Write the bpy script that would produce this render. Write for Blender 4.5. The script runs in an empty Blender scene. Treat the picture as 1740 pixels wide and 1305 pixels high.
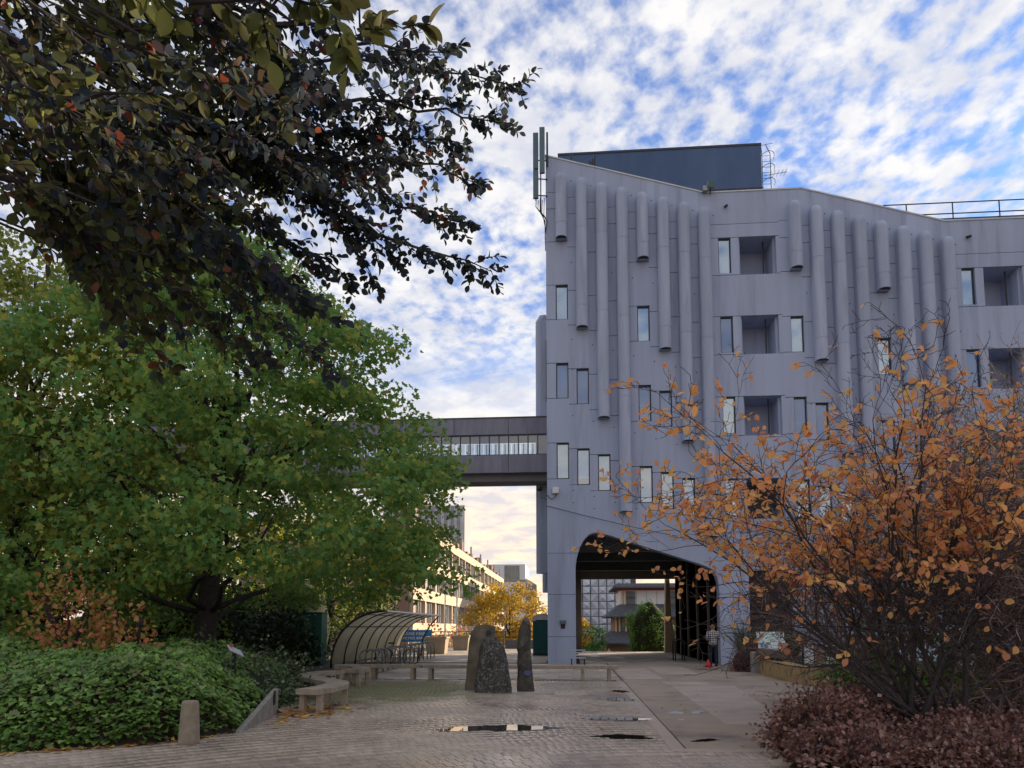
import bpy, bmesh, math, random
import numpy as np
from mathutils import Vector, Matrix
R = math.radians
rnd = random.Random(7)
nrg = np.random.default_rng(7)
scene = bpy.context.scene
COL = scene.collection

# ------------------------------------------------------------------ camera
cam_d = bpy.data.cameras.new('camera')
cam = bpy.data.objects.new('camera', cam_d); COL.objects.link(cam)
cam_d.sensor_width = 36.0
cam_d.lens = 1250.0 / 1740.0 * 36.0
cam_d.shift_y = 291.5 / 1740.0
cam_d.clip_start = 0.05; cam_d.clip_end = 5000
cam.location = (0, 0, 1.6)
cam.rotation_euler = (R(95.5), 0, R(4.7))
scene.camera = cam

# ------------------------------------------------------------------ sky and sun
SUN_AZ, SUN_EL = 48.0, 17.0          # degrees right of +Y, degrees above horizon
w = bpy.data.worlds.new('World'); scene.world = w; w.use_nodes = True
nt = w.node_tree; nt.nodes.clear()
def N(t, **kw):
    n = nt.nodes.new(t)
    for k, v in kw.items(): setattr(n, k, v)
    return n
def L(a, b): nt.links.new(a, b)
def wm(op, a, b=None, c=None, clamp=False):
    n = N('ShaderNodeMath', operation=op); n.use_clamp = clamp
    for i, q in enumerate((a, b, c)):
        if q is None: continue
        if isinstance(q, (int, float)): n.inputs[i].default_value = q
        else: L(q, n.inputs[i])
    return n.outputs[0]
def wmix(f, a, b):
    n = N('ShaderNodeMix', data_type='RGBA')
    for i, q in ((0, f), (6, a), (7, b)):
        if isinstance(q, (int, float)): n.inputs[i].default_value = q
        elif isinstance(q, tuple): n.inputs[i].default_value = q + (1,)
        else: L(q, n.inputs[i])
    return n.outputs[2]
def wmap(v, a, b, c=0.0, d=1.0):
    n = N('ShaderNodeMapRange'); n.interpolation_type = 'SMOOTHSTEP'
    L(v, n.inputs[0])
    for i, q in enumerate((a, b, c, d)): n.inputs[i + 1].default_value = q
    return n.outputs[0]
sky = N('ShaderNodeTexSky', sky_type='NISHITA'); sky.sun_disc = False
sky.sun_elevation = R(SUN_EL); sky.sun_rotation = R(SUN_AZ)
sky.air_density = 1.0; sky.dust_density = 0.6; sky.ozone_density = 2.5
tc = N('ShaderNodeTexCoord')
sep = N('ShaderNodeSeparateXYZ'); L(tc.outputs['Generated'], sep.inputs[0])
zc = wm('MAXIMUM', sep.outputs[2], 0.0)
den = wm('ADD', zc, 0.16)
cmb = N('ShaderNodeCombineXYZ')
L(wm('DIVIDE', sep.outputs[0], den), cmb.inputs[0]); L(wm('DIVIDE', sep.outputs[1], den), cmb.inputs[1])
def wnoise(scale, det, rough, dist=0.0, off=(0, 0, 0), stretch=(1, 1, 1), rot=0.0):
    m = N('ShaderNodeMapping'); m.inputs[1].default_value = off; m.inputs[3].default_value = stretch
    m.inputs[2].default_value = (0, 0, rot)
    L(cmb.outputs[0], m.inputs[0])
    n = N('ShaderNodeTexNoise'); n.inputs['Scale'].default_value = scale; n.inputs['Detail'].default_value = det
    n.inputs['Roughness'].default_value = rough; n.inputs['Distortion'].default_value = dist
    L(m.outputs[0], n.inputs['Vector']); return n.outputs[0]
big = wnoise(1.15, 4, 0.55, 0.3, (3.1, 0.7, 0))
cell = wnoise(24.0, 4, 0.52, 0.1, (1.3, 4.2, 0), (1.0, 0.85, 1), 0.5)
mid = wnoise(5.0, 3, 0.5, 0.4, (6.3, 1.2, 0), (1.0, 0.6, 1), 0.9)
wisp = wnoise(2.6, 6, 0.62, 0.8, (7.3, 2.2, 0), (0.5, 1.3, 1), 0.35)
high = wmap(zc, 0.26, 0.44)                                  # puffy cells overhead, smooth sheet lower down
cellmask = wmap(wm('ADD', wm('MULTIPLY', cell, 0.95), wm('ADD', wm('MULTIPLY', mid, 0.55), wm('MULTIPLY', big, 0.35))), 0.69, 1.06)
sheet = wmap(wm('ADD', wm('MULTIPLY', wisp, 0.7), wm('MULTIPLY', big, 0.4)), 0.24, 0.56)
mfl = N('ShaderNodeMix', data_type='FLOAT'); L(high, mfl.inputs[0]); L(sheet, mfl.inputs[2]); L(cellmask, mfl.inputs[3])
cover = wm('MULTIPLY_ADD', mfl.outputs[0], 0.85, 0.11)
lowc = wmap(zc, 0.02, 0.34)
ccol = wmix(lowc, (6.0, 4.4, 2.75), (4.25, 4.15, 4.05))
shade = wmap(wnoise(6.0, 6, 0.62, 0.4, (0.4, 9.1, 0)), 0.34, 0.66)
ccol = wmix(shade, wmix(0.62, ccol, (2.3, 2.5, 3.1)), ccol)
skyc = N('ShaderNodeVectorMath', operation='MULTIPLY'); L(sky.outputs[0], skyc.inputs[0]); skyc.inputs[1].default_value = (0.27, 0.50, 0.84)
final = wmix(cover, skyc.outputs[0], ccol)
bg = N('ShaderNodeBackground'); bg.inputs[1].default_value = 0.11
L(final, bg.inputs[0])
wo = N('ShaderNodeOutputWorld'); L(bg.outputs[0], wo.inputs[0])

sun_d = bpy.data.lights.new('sun', 'SUN'); sun_d.energy = 4.2; sun_d.angle = R(0.6); sun_d.color = (1.0, 0.80, 0.56)
sun = bpy.data.objects.new('sun', sun_d); COL.objects.link(sun)
sdir = Vector((math.sin(R(SUN_AZ)) * math.cos(R(SUN_EL)), math.cos(R(SUN_AZ)) * math.cos(R(SUN_EL)), math.sin(R(SUN_EL))))
sun.rotation_euler = sdir.to_track_quat('Z', 'Y').to_euler()
sun.location = (30, 30, 40)

vs = scene.view_settings
vs.view_transform = 'Standard'; vs.look = 'None'; vs.exposure = 1.16; vs.gamma = 1.0; vs.use_curve_mapping = False
scene.cycles.use_denoising = True
scene.cycles.max_bounces = 9; scene.cycles.diffuse_bounces = 6
scene.cycles.transparent_max_bounces = 12

# ------------------------------------------------------------------ materials
MATS = {}
def mat(name, c1, c2=None, scale=3.0, rough=0.85, bump=0.0, bscale=40.0, metal=0.0, spec=0.3, c3=None, s3=0.4,
        island=None, obj_rand=0.0, trans=0.0, wet=None, detail=5, stretch=(1, 1, 1)):
    m = bpy.data.materials.new(name); m.use_nodes = True; MATS[name] = m
    t = m.node_tree; b = t.nodes['Principled BSDF']; o = t.nodes['Material Output']
    def n(ty, **kw):
        q = t.nodes.new(ty)
        for k, v in kw.items(): setattr(q, k, v)
        return q
    geo = n('ShaderNodeNewGeometry')
    mp = n('ShaderNodeMapping'); mp.inputs[3].default_value = stretch
    t.links.new(geo.outputs['Position'], mp.inputs[0])
    def noise(s, d=5, r=0.6):
        q = n('ShaderNodeTexNoise'); q.inputs['Scale'].default_value = s; q.inputs['Detail'].default_value = d
        q.inputs['Roughness'].default_value = r; t.links.new(mp.outputs[0], q.inputs['Vector']); return q.outputs[0]
    def mr(v, a, b_, c=0., d=1.):
        q = n('ShaderNodeMapRange'); t.links.new(v, q.inputs[0])
        for i, k in enumerate((a, b_, c, d)): q.inputs[i + 1].default_value = k
        return q.outputs[0]
    def mix(f, a, b_, mode='MIX'):
        q = n('ShaderNodeMix', data_type='RGBA'); q.blend_type = mode
        for i, k in ((0, f), (6, a), (7, b_)):
            if isinstance(k, (int, float)): q.inputs[i].default_value = k
            elif isinstance(k, tuple): q.inputs[i].default_value = k + (1,) if len(k) == 3 else k
            else: t.links.new(k, q.inputs[i])
        return q.outputs[2]
    if c2 is None: c2 = tuple(0.8 * v for v in c1)
    col = mix(mr(noise(scale, detail), 0.36, 0.64), c1, c2)
    if c3: col = mix(mr(noise(s3, 6, 0.65), 0.52, 0.68), col, c3)
    if island:                                        # list of colours picked per leaf
        r = n('ShaderNodeValToRGB'); r.color_ramp.interpolation = 'CONSTANT'
        e = r.color_ramp.elements
        e[0].position = 0; e[0].color = island[0] + (1,)
        e[1].position = 1.0 / len(island); e[1].color = island[1] + (1,)
        for i, c in enumerate(island[2:]):
            k = e.new((i + 2) / len(island)); k.color = c + (1,)
        t.links.new(geo.outputs['Random Per Island'], r.inputs[0])
        col = mix(mr(noise(scale, 3), 0.35, 0.65, 0.0, 0.45), r.outputs[0], c2)
    if obj_rand:
        oi = n('ShaderNodeObjectInfo')
        hs = n('ShaderNodeHueSaturation'); t.links.new(col, hs.inputs['Color'])
        t.links.new(mr(oi.outputs['Random'], 0, 1, 1 - obj_rand, 1 + obj_rand), hs.inputs['Value'])
        col = hs.outputs[0]
        hs2 = n('ShaderNodeHueSaturation'); t.links.new(col, hs2.inputs['Color'])
        t.links.new(mr(geo.outputs['Random Per Island'], 0, 1, 1 - obj_rand, 1 + obj_rand), hs2.inputs['Value'])
        col = hs2.outputs[0]
    t.links.new(col, b.inputs['Base Color'])
    b.inputs['Roughness'].default_value = rough; b.inputs['Metallic'].default_value = metal
    b.inputs['Specular IOR Level'].default_value = spec
    if wet:
        t.links.new(mr(noise(wet[0], 4, 0.55), wet[1], wet[2], rough, wet[3]), b.inputs['Roughness'])
        b.inputs['Specular IOR Level'].default_value = 0.5
    if bump:
        bp = n('ShaderNodeBump'); bp.inputs['Strength'].default_value = bump; bp.inputs['Distance'].default_value = 0.02
        t.links.new(noise(bscale, 6, 0.7), bp.inputs['Height']); t.links.new(bp.outputs[0], b.inputs['Normal'])
    if trans:
        tr = n('ShaderNodeBsdfTranslucent'); t.links.new(col, tr.inputs[0])
        ms = n('ShaderNodeMixShader'); ms.inputs[0].default_value = trans
        t.links.new(b.outputs[0], ms.inputs[1]); t.links.new(tr.outputs[0], ms.inputs[2]); t.links.new(ms.outputs[0], o.inputs[0])
    return m
M = MATS
mat('concrete', (.385, .435, .58), (.345, .388, .515), .9, .92, .3, 30, c3=(.29, .325, .43), s3=1.1, stretch=(1.6, 1.6, .13), obj_rand=.035)
mat('concrete_duct', (.405, .45, .58), (.35, .388, .505), 2.2, .95, .7, 60, c3=(.30, .335, .435), s3=1.4, stretch=(1.5, 1.5, .15), obj_rand=.04)
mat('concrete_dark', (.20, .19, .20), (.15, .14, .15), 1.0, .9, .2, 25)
mat('joint_dark', (.06, .06, .065), None, 3, .9)
mat('bridge_conc', (.27, .265, .325), (.225, .22, .275), 1.2, .9, .2, 25, c3=(.18, .178, .22), s3=1.0, stretch=(1.4, 1.4, .2))
mat('frame_dark', (.025, .03, .04), None, 3, .45, spec=.5)
mat('glass_sky_blue', (.07, .18, .42), (.05, .13, .33), .5, .04, spec=1.0); M['glass_sky_blue'].node_tree.nodes['Principled BSDF'].inputs['IOR'].default_value = 1.7  # blue base colour paints the reflected sky into the panes
mat('blind', (.72, .74, .72), (.66, .68, .67), .8, .8)
mat('plantroom', (.085, .135, .25), (.065, .11, .205), .8, .8, .1, 20, stretch=(1, 1, .3))
mat('coping', (.55, .56, .58), None, 3, .5, metal=.3)
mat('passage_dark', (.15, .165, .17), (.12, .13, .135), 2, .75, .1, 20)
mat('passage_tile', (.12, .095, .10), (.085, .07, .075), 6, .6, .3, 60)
mat('timber_dark', (.055, .035, .038), (.03, .02, .024), 5, .8, .4, 30)
mat('antenna', (.11, .17, .19), (.09, .14, .16), 3, .5)
mat('metal_black', (.015, .016, .018), None, 6, .45, spec=.5)
mat('metal_grey', (.30, .31, .33), (.22, .23, .24), 9, .38, metal=.7)
mat('white_plastic', (.7, .7, .7), None, 2, .5)
mat('toilet_green', (.008, .085, .085), (.006, .07, .07), 2, .45, .1, 10)
mat('toilet_roof', (.55, .57, .62), None, 2, .5)
mat('cabinet_green', (.03, .12, .085), (.022, .09, .07), 1.5, .55, .1, 15)
mat('cabinet_dark', (.012, .018, .018), None, 2, .6)
mat('bench_stone', (.42, .345, .265), (.31, .255, .20), 7, .8, .35, 60, c3=(.22, .20, .16), s3=2.5)
mat('bollard_stone', (.33, .28, .21), (.25, .21, .16), 9, .95, .6, 90, c3=(.16, .18, .09), s3=2.2)
mat('wedge_conc', (.30, .275, .25), (.22, .205, .185), 6, .9, .4, 50)
mat('rock', (.095, .088, .075), (.045, .042, .037), 4.5, .92, 1.0, 14, c3=(.20, .185, .15), s3=3.2, detail=8)
mat('rock_lichen', (.085, .08, .075), (.04, .038, .036), 6, .92, 1.0, 16, c3=(.30, .30, .28), s3=22.0, detail=8)
mat('rock_brown', (.21, .17, .125), (.10, .085, .068), 3.0, .92, .9, 14, c3=(.13, .14, .09), s3=2.0, detail=8)
mat('blue_disc', (.10, .13, .26), None, 6, .6)
mat('brick', (.44, .35, .27), (.35, .285, .225), 1.1, .5, .12, 45, obj_rand=.13, c3=(.25, .195, .165), s3=.45, wet=(.32, .42, .56, .16))
def stains(m, spots):
    t = M[m].node_tree; b = t.nodes['Principled BSDF']; src = b.inputs['Base Color'].links[0].from_socket; rsrc = b.inputs['Roughness'].links[0].from_socket
    g = t.nodes.new('ShaderNodeNewGeometry'); nz = t.nodes.new('ShaderNodeTexNoise'); nz.inputs['Scale'].default_value = 1.6; nz.inputs['Detail'].default_value = 6; t.links.new(g.outputs['Position'], nz.inputs['Vector'])
    for (x, y, rx, ry, colr, rough, amt) in spots:
        mp = t.nodes.new('ShaderNodeMapping'); mp.vector_type = 'POINT'; mp.inputs[1].default_value = (-x / rx, -y / ry, 0); mp.inputs[3].default_value = (1 / rx, 1 / ry, 0); t.links.new(g.outputs['Position'], mp.inputs[0])
        ln = t.nodes.new('ShaderNodeVectorMath'); ln.operation = 'LENGTH'; t.links.new(mp.outputs[0], ln.inputs[0])
        ad = t.nodes.new('ShaderNodeMath'); ad.operation = 'MULTIPLY_ADD'; t.links.new(nz.outputs[0], ad.inputs[0]); ad.inputs[1].default_value = 1.1; t.links.new(ln.outputs['Value'], ad.inputs[2])
        mr_ = t.nodes.new('ShaderNodeMapRange'); mr_.interpolation_type = 'SMOOTHSTEP'; t.links.new(ad.outputs[0], mr_.inputs[0])
        for i, k in enumerate((1.0, 1.55, amt, 0.0)): mr_.inputs[i + 1].default_value = k
        if colr:
            mx_ = t.nodes.new('ShaderNodeMix'); mx_.data_type = 'RGBA'; t.links.new(mr_.outputs[0], mx_.inputs[0]); t.links.new(src, mx_.inputs[6]); mx_.inputs[7].default_value = colr + (1,); src = mx_.outputs[2]
        if rough:
            mf = t.nodes.new('ShaderNodeMix'); t.links.new(mr_.outputs[0], mf.inputs[0]); t.links.new(rsrc, mf.inputs[2]); mf.inputs[3].default_value = rough; rsrc = mf.outputs[0]
    t.links.new(src, b.inputs['Base Color']); t.links.new(rsrc, b.inputs['Roughness'])
stains('brick', [(-4.3, 18.6, 2.8, 4.2, (.17, .17, .06), .8, .8), (-.9, 11.7, 2.6, .95, None, .07, 1.0), (.9, 10.95, 1.3, .6, None, .08, 1.0), (.6, 13.2, 1.3, .7, None, .09, .9), (.8, 17.3, .9, 1.8, None, .1, .9), (-.3, 8.9, 1.6, .8, None, .14, .9)])
mat('mortar', (.045, .04, .036), (.03, .028, .026), 6, .9, .3, 60)
mat('mossy', (.115, .125, .05), (.09, .095, .05), 3, .95, .5, 60)
mat('tarmac', (.40, .315, .24), (.31, .25, .195), .8, .8, .4, 70, c3=(.16, .135, .115), s3=.5, wet=(.4, .5, .66, .42))
mat('slab', (.43, .36, .285), (.33, .28, .23), 1.2, .75, .3, 40, obj_rand=.16, c3=(.20, .18, .155), s3=.7, wet=(.5, .48, .64, .3))
mat('slab_pale', (.56, .48, .42), (.47, .40, .35), 1.2, .8, .3, 50)
mat('repair', (.48, .395, .33), (.38, .315, .265), 1.2, .8, .3, 50)
mat('plaza', (.17, .155, .135), (.13, .12, .105), .7, .9, .2, 30)
mat('ground', (.11, .105, .085), (.08, .085, .055), .05, .95)
mat('soil', (.045, .035, .026), (.028, .022, .018), 5, .95, .8, 25)
mat('water', (.015, .013, .012), None, 1, .015, spec=.6)
mat('bark', (.055, .045, .04), (.03, .026, .024), 12, .95, .7, 40)
mat('twig', (.075, .062, .062), (.04, .034, .037), 15, .9, .3, 60)
mat('twig_brown', (.36, .285, .255), (.21, .165, .155), 12, .9, .3, 60)
mat('leaf_maple', (.1, .1, .1), (.12, .20, .055), 1.1, .55, island=[(.215, .37, .08), (.16, .33, .085), (.29, .41, .08), (.12, .28, .09), (.25, .39, .09), (.17, .33, .085), (.46, .44, .08), (.14, .30, .085), (.36, .42, .085)], trans=.48)
mat('leaf_maple_far', (.1, .1, .1), (.13, .15, .035), .8, .6, island=[(0.35, 0.388, 0.0688), (0.225, 0.312, 0.0688), (0.5, 0.463, 0.0813), (0.188, 0.25, 0.0562), (0.3, 0.35, 0.0625)], trans=.48)
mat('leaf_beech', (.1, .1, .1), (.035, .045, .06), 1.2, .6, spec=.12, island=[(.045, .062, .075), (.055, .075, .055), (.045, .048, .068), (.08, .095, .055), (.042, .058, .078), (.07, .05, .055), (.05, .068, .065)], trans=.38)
mat('leaf_beech_olive', (.1, .1, .1), (.07, .075, .04), 1.2, .6, spec=.12, island=[(.12, .135, .05), (.15, .17, .05), (.085, .085, .055), (.17, .18, .05), (.10, .075, .05)], trans=.45)
mat('leaf_beech_red', (.26, .075, .03), (.16, .045, .03), 6, .55, trans=.4)
mat('leaf_beech_single', (.14, .155, .05), (.10, .07, .045), 1.7, .6, spec=.12, obj_rand=.35, trans=.3)
mat('leaf_orange', (.1, .1, .1), (.72, .32, .14), 2.5, .55, island=[(.90, .45, .15), (.92, .52, .17), (.86, .40, .18), (.90, .49, .27), (.76, .32, .19), (.92, .60, .20)], trans=.45)
mat('leaf_orange_single', (.90, .48, .15), (.80, .34, .15), 1.3, .5, obj_rand=.2, trans=.4)
mat('leaf_red', (.1, .1, .1), (.38, .22, .07), 2, .55, island=[(.66, .24, .14), (.56, .26, .11), (.46, .32, .08), (.34, .32, .06), (.68, .20, .14), (.5, .3, .1)], trans=.4)
mat('leaf_ivy', (.1, .1, .1), (.075, .13, .03), 1.0, .42, spec=.4, island=[(0.183, 0.342, 0.0549), (0.134, 0.268, 0.0512), (0.244, 0.403, 0.0732), (0.0854, 0.183, 0.0427), (0.159, 0.305, 0.0549), (0.281, 0.427, 0.0976), (0.122, 0.244, 0.0488), (0.195, 0.183, 0.0732)], trans=.25)
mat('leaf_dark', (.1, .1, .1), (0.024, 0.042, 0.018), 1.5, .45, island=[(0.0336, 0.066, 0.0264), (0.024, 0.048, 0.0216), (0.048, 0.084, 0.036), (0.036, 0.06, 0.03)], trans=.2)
mat('leaf_coton', (.1, .1, .1), (0.052, 0.078, 0.039), 1.5, .5, island=[(0.0845, 0.144, 0.0592), (0.0592, 0.101, 0.0507), (0.135, 0.186, 0.0929), (0.27, 0.287, 0.203), (0.0845, 0.127, 0.0507)], trans=.2)
mat('leaf_berberis', (.1, .1, .1), (.14, .075, .065), 1.5, .5, island=[(.23, .105, .09), (.17, .08, .07), (.32, .175, .14), (.12, .06, .055), (.42, .27, .22), (.28, .14, .09)], trans=.3)
mat('leaf_litter', (.1, .1, .1), (.20, .11, .09), 1.5, .8, island=[(.38, .22, .18), (.28, .15, .125), (.46, .30, .25), (.22, .12, .105), (.52, .36, .30)])
mat('leaf_fallen', (.1, .1, .1), (.30, .16, .04), 3, .7, island=[(.55, .33, .05), (.62, .42, .07), (.45, .18, .04), (.35, .12, .05), (.55, .40, .12)])
mat('leaf_yellow', (.1, .1, .1), (.40, .26, .03), .8, .6, island=[(.52, .36, .04), (.44, .34, .05), (.60, .38, .04), (.36, .30, .05), (.58, .30, .04)], trans=.4)
mat('leaf_conifer', (.1, .1, .1), (0.06, 0.14, 0.04), .9, .6, island=[(0.14, 0.308, 0.056), (0.098, 0.224, 0.056), (0.21, 0.364, 0.056), (0.126, 0.252, 0.07)], trans=.25)
mat('leaf_rhodo', (.1, .1, .1), (.08, .15, .03), 1.5, .45, island=[(0.14, 0.28, 0.049), (0.224, 0.364, 0.07), (0.098, 0.196, 0.042), (0.308, 0.378, 0.126)], trans=.25)
mat('heather', (.1, .1, .1), (.15, .08, .07), 3, .85, island=[(.24, .125, .10), (.17, .09, .078), (.30, .17, .13), (.14, .09, .07)])
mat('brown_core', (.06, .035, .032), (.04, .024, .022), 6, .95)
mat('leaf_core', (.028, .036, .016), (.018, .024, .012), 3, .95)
mat('sandstone', (.42, .29, .13), (.30, .21, .11), 5, .9, .5, 40, c3=(.22, .19, .10), s3=3)
mat('stone_grey', (.33, .31, .29), (.25, .235, .22), 6, .9, .4, 40)
mat('log_stone', (.16, .115, .09), (.10, .075, .062), 5, .9, .7, 20)
mat('shelter_panel', (.52, .46, .33), (.42, .37, .26), 1.5, .35, .1, 8, trans=.7)
mat('planter_conc', (.40, .33, .25), (.33, .275, .21), 5, .9, .4, 50)
mat('banner_blue', (.03, .25, .62), (.025, .22, .56), 1.5, .6)
mat('ink_white', (.85, .85, .85), None, 3, .6)
mat('bld_peach', (.58, .47, .36), (.52, .42, .32), .6, .85, .1, 10)
mat('bld_brick', (.30, .20, .15), (.25, .165, .125), .8, .85)
mat('bld_window', (.16, .18, .19), (.10, .115, .125), .7, .15, spec=.8)
mat('bld_grey', (.36, .37, .40), (.31, .32, .35), .3, .8)
mat('bld_grey_light', (.48, .49, .53), None, .3, .8)
mat('bld_white', (.66, .67, .70), (.60, .61, .64), .5, .6)
mat('bld_roof', (.10, .105, .12), (.07, .075, .088), 2.5, .8, .3, 12, stretch=(1, 1, 3))
mat('bld_cream', (.62, .50, .34), (.55, .44, .30), 1, .8)
mat('bld_red', (.33, .05, .055), None, 1, .7)
mat('facet', (.50, .56, .66), (.45, .51, .61), .3, .35, spec=.6)
mat('map_print', (.55, .62, .62), (.36, .47, .40), 7, .4)
mat('map_blue', (.12, .2, .38), None, 7, .4)
mat('red_plastic', (.62, .05, .035), None, 4, .5)
mat('skin', (.56, .33, .24), (.52, .29, .2), 12, .55)
mat('hair_blonde', (.36, .20, .085), (.26, .14, .06), 40, .6, .5, 120)
mat('hair_dark', (.04, .03, .025), None, 40, .6)
mat('denim', (.025, .032, .055), (.018, .024, .042), 30, .9, .2, 200)
mat('shirt_pink', (.62, .22, .20), None, 10, .9)
mat('shirt_dark', (.03, .035, .04), None, 10, .9)
def plaid():
    m = bpy.data.materials.new('shirt_plaid'); m.use_nodes = True; MATS['shirt_plaid'] = m
    t = m.node_tree; b = t.nodes['Principled BSDF']; tcn = t.nodes.new('ShaderNodeTexCoord')
    sp = t.nodes.new('ShaderNodeSeparateXYZ'); t.links.new(tcn.outputs['Object'], sp.inputs[0])
    outs = []
    for ax in (0, 2):
        a = t.nodes.new('ShaderNodeMath'); a.operation = 'MULTIPLY'; a.inputs[1].default_value = 11.5; t.links.new(sp.outputs[ax], a.inputs[0])
        f = t.nodes.new('ShaderNodeMath'); f.operation = 'FRACT'; t.links.new(a.outputs[0], f.inputs[0])
        g = t.nodes.new('ShaderNodeMath'); g.operation = 'GREATER_THAN'; g.inputs[1].default_value = .52; t.links.new(f.outputs[0], g.inputs[0])
        outs.append(g.outputs[0])
    s = t.nodes.new('ShaderNodeMath'); s.operation = 'ADD'; t.links.new(outs[0], s.inputs[0]); t.links.new(outs[1], s.inputs[1])
    h = t.nodes.new('ShaderNodeMath'); h.operation = 'MULTIPLY'; h.inputs[1].default_value = .5; t.links.new(s.outputs[0], h.inputs[0])
    r = t.nodes.new('ShaderNodeValToRGB'); e = r.color_ramp.elements
    r.color_ramp.interpolation = 'CONSTANT'
    e[0].color = (.62, .58, .55, 1); e[1].position = .9; e[1].color = (.025, .025, .04, 1)
    k = e.new(.4); k.color = (.22, .20, .22, 1)
    t.links.new(h.outputs[0], r.inputs[0]); t.links.new(r.outputs[0], b.inputs['Base Color']); b.inputs['Roughness'].default_value = .95
plaid()

def clear_glass(name, tint, refl):
    gp = bpy.data.materials.new(name); gp.use_nodes = True; M[name] = gp; t = gp.node_tree
    tb = t.nodes.new('ShaderNodeBsdfTransparent'); tb.inputs[0].default_value = tint + (1,)
    gl = t.nodes.new('ShaderNodeBsdfGlossy'); gl.inputs[1].default_value = .03
    mx = t.nodes.new('ShaderNodeMixShader'); mx.inputs[0].default_value = refl
    t.links.new(tb.outputs[0], mx.inputs[1]); t.links.new(gl.outputs[0], mx.inputs[2]); t.links.new(mx.outputs[0], t.nodes['Material Output'].inputs[0])
clear_glass('window_glass', (.76, .88, .97), .28)
clear_glass('bridge_glass', (.78, .84, .90), .12)

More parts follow.
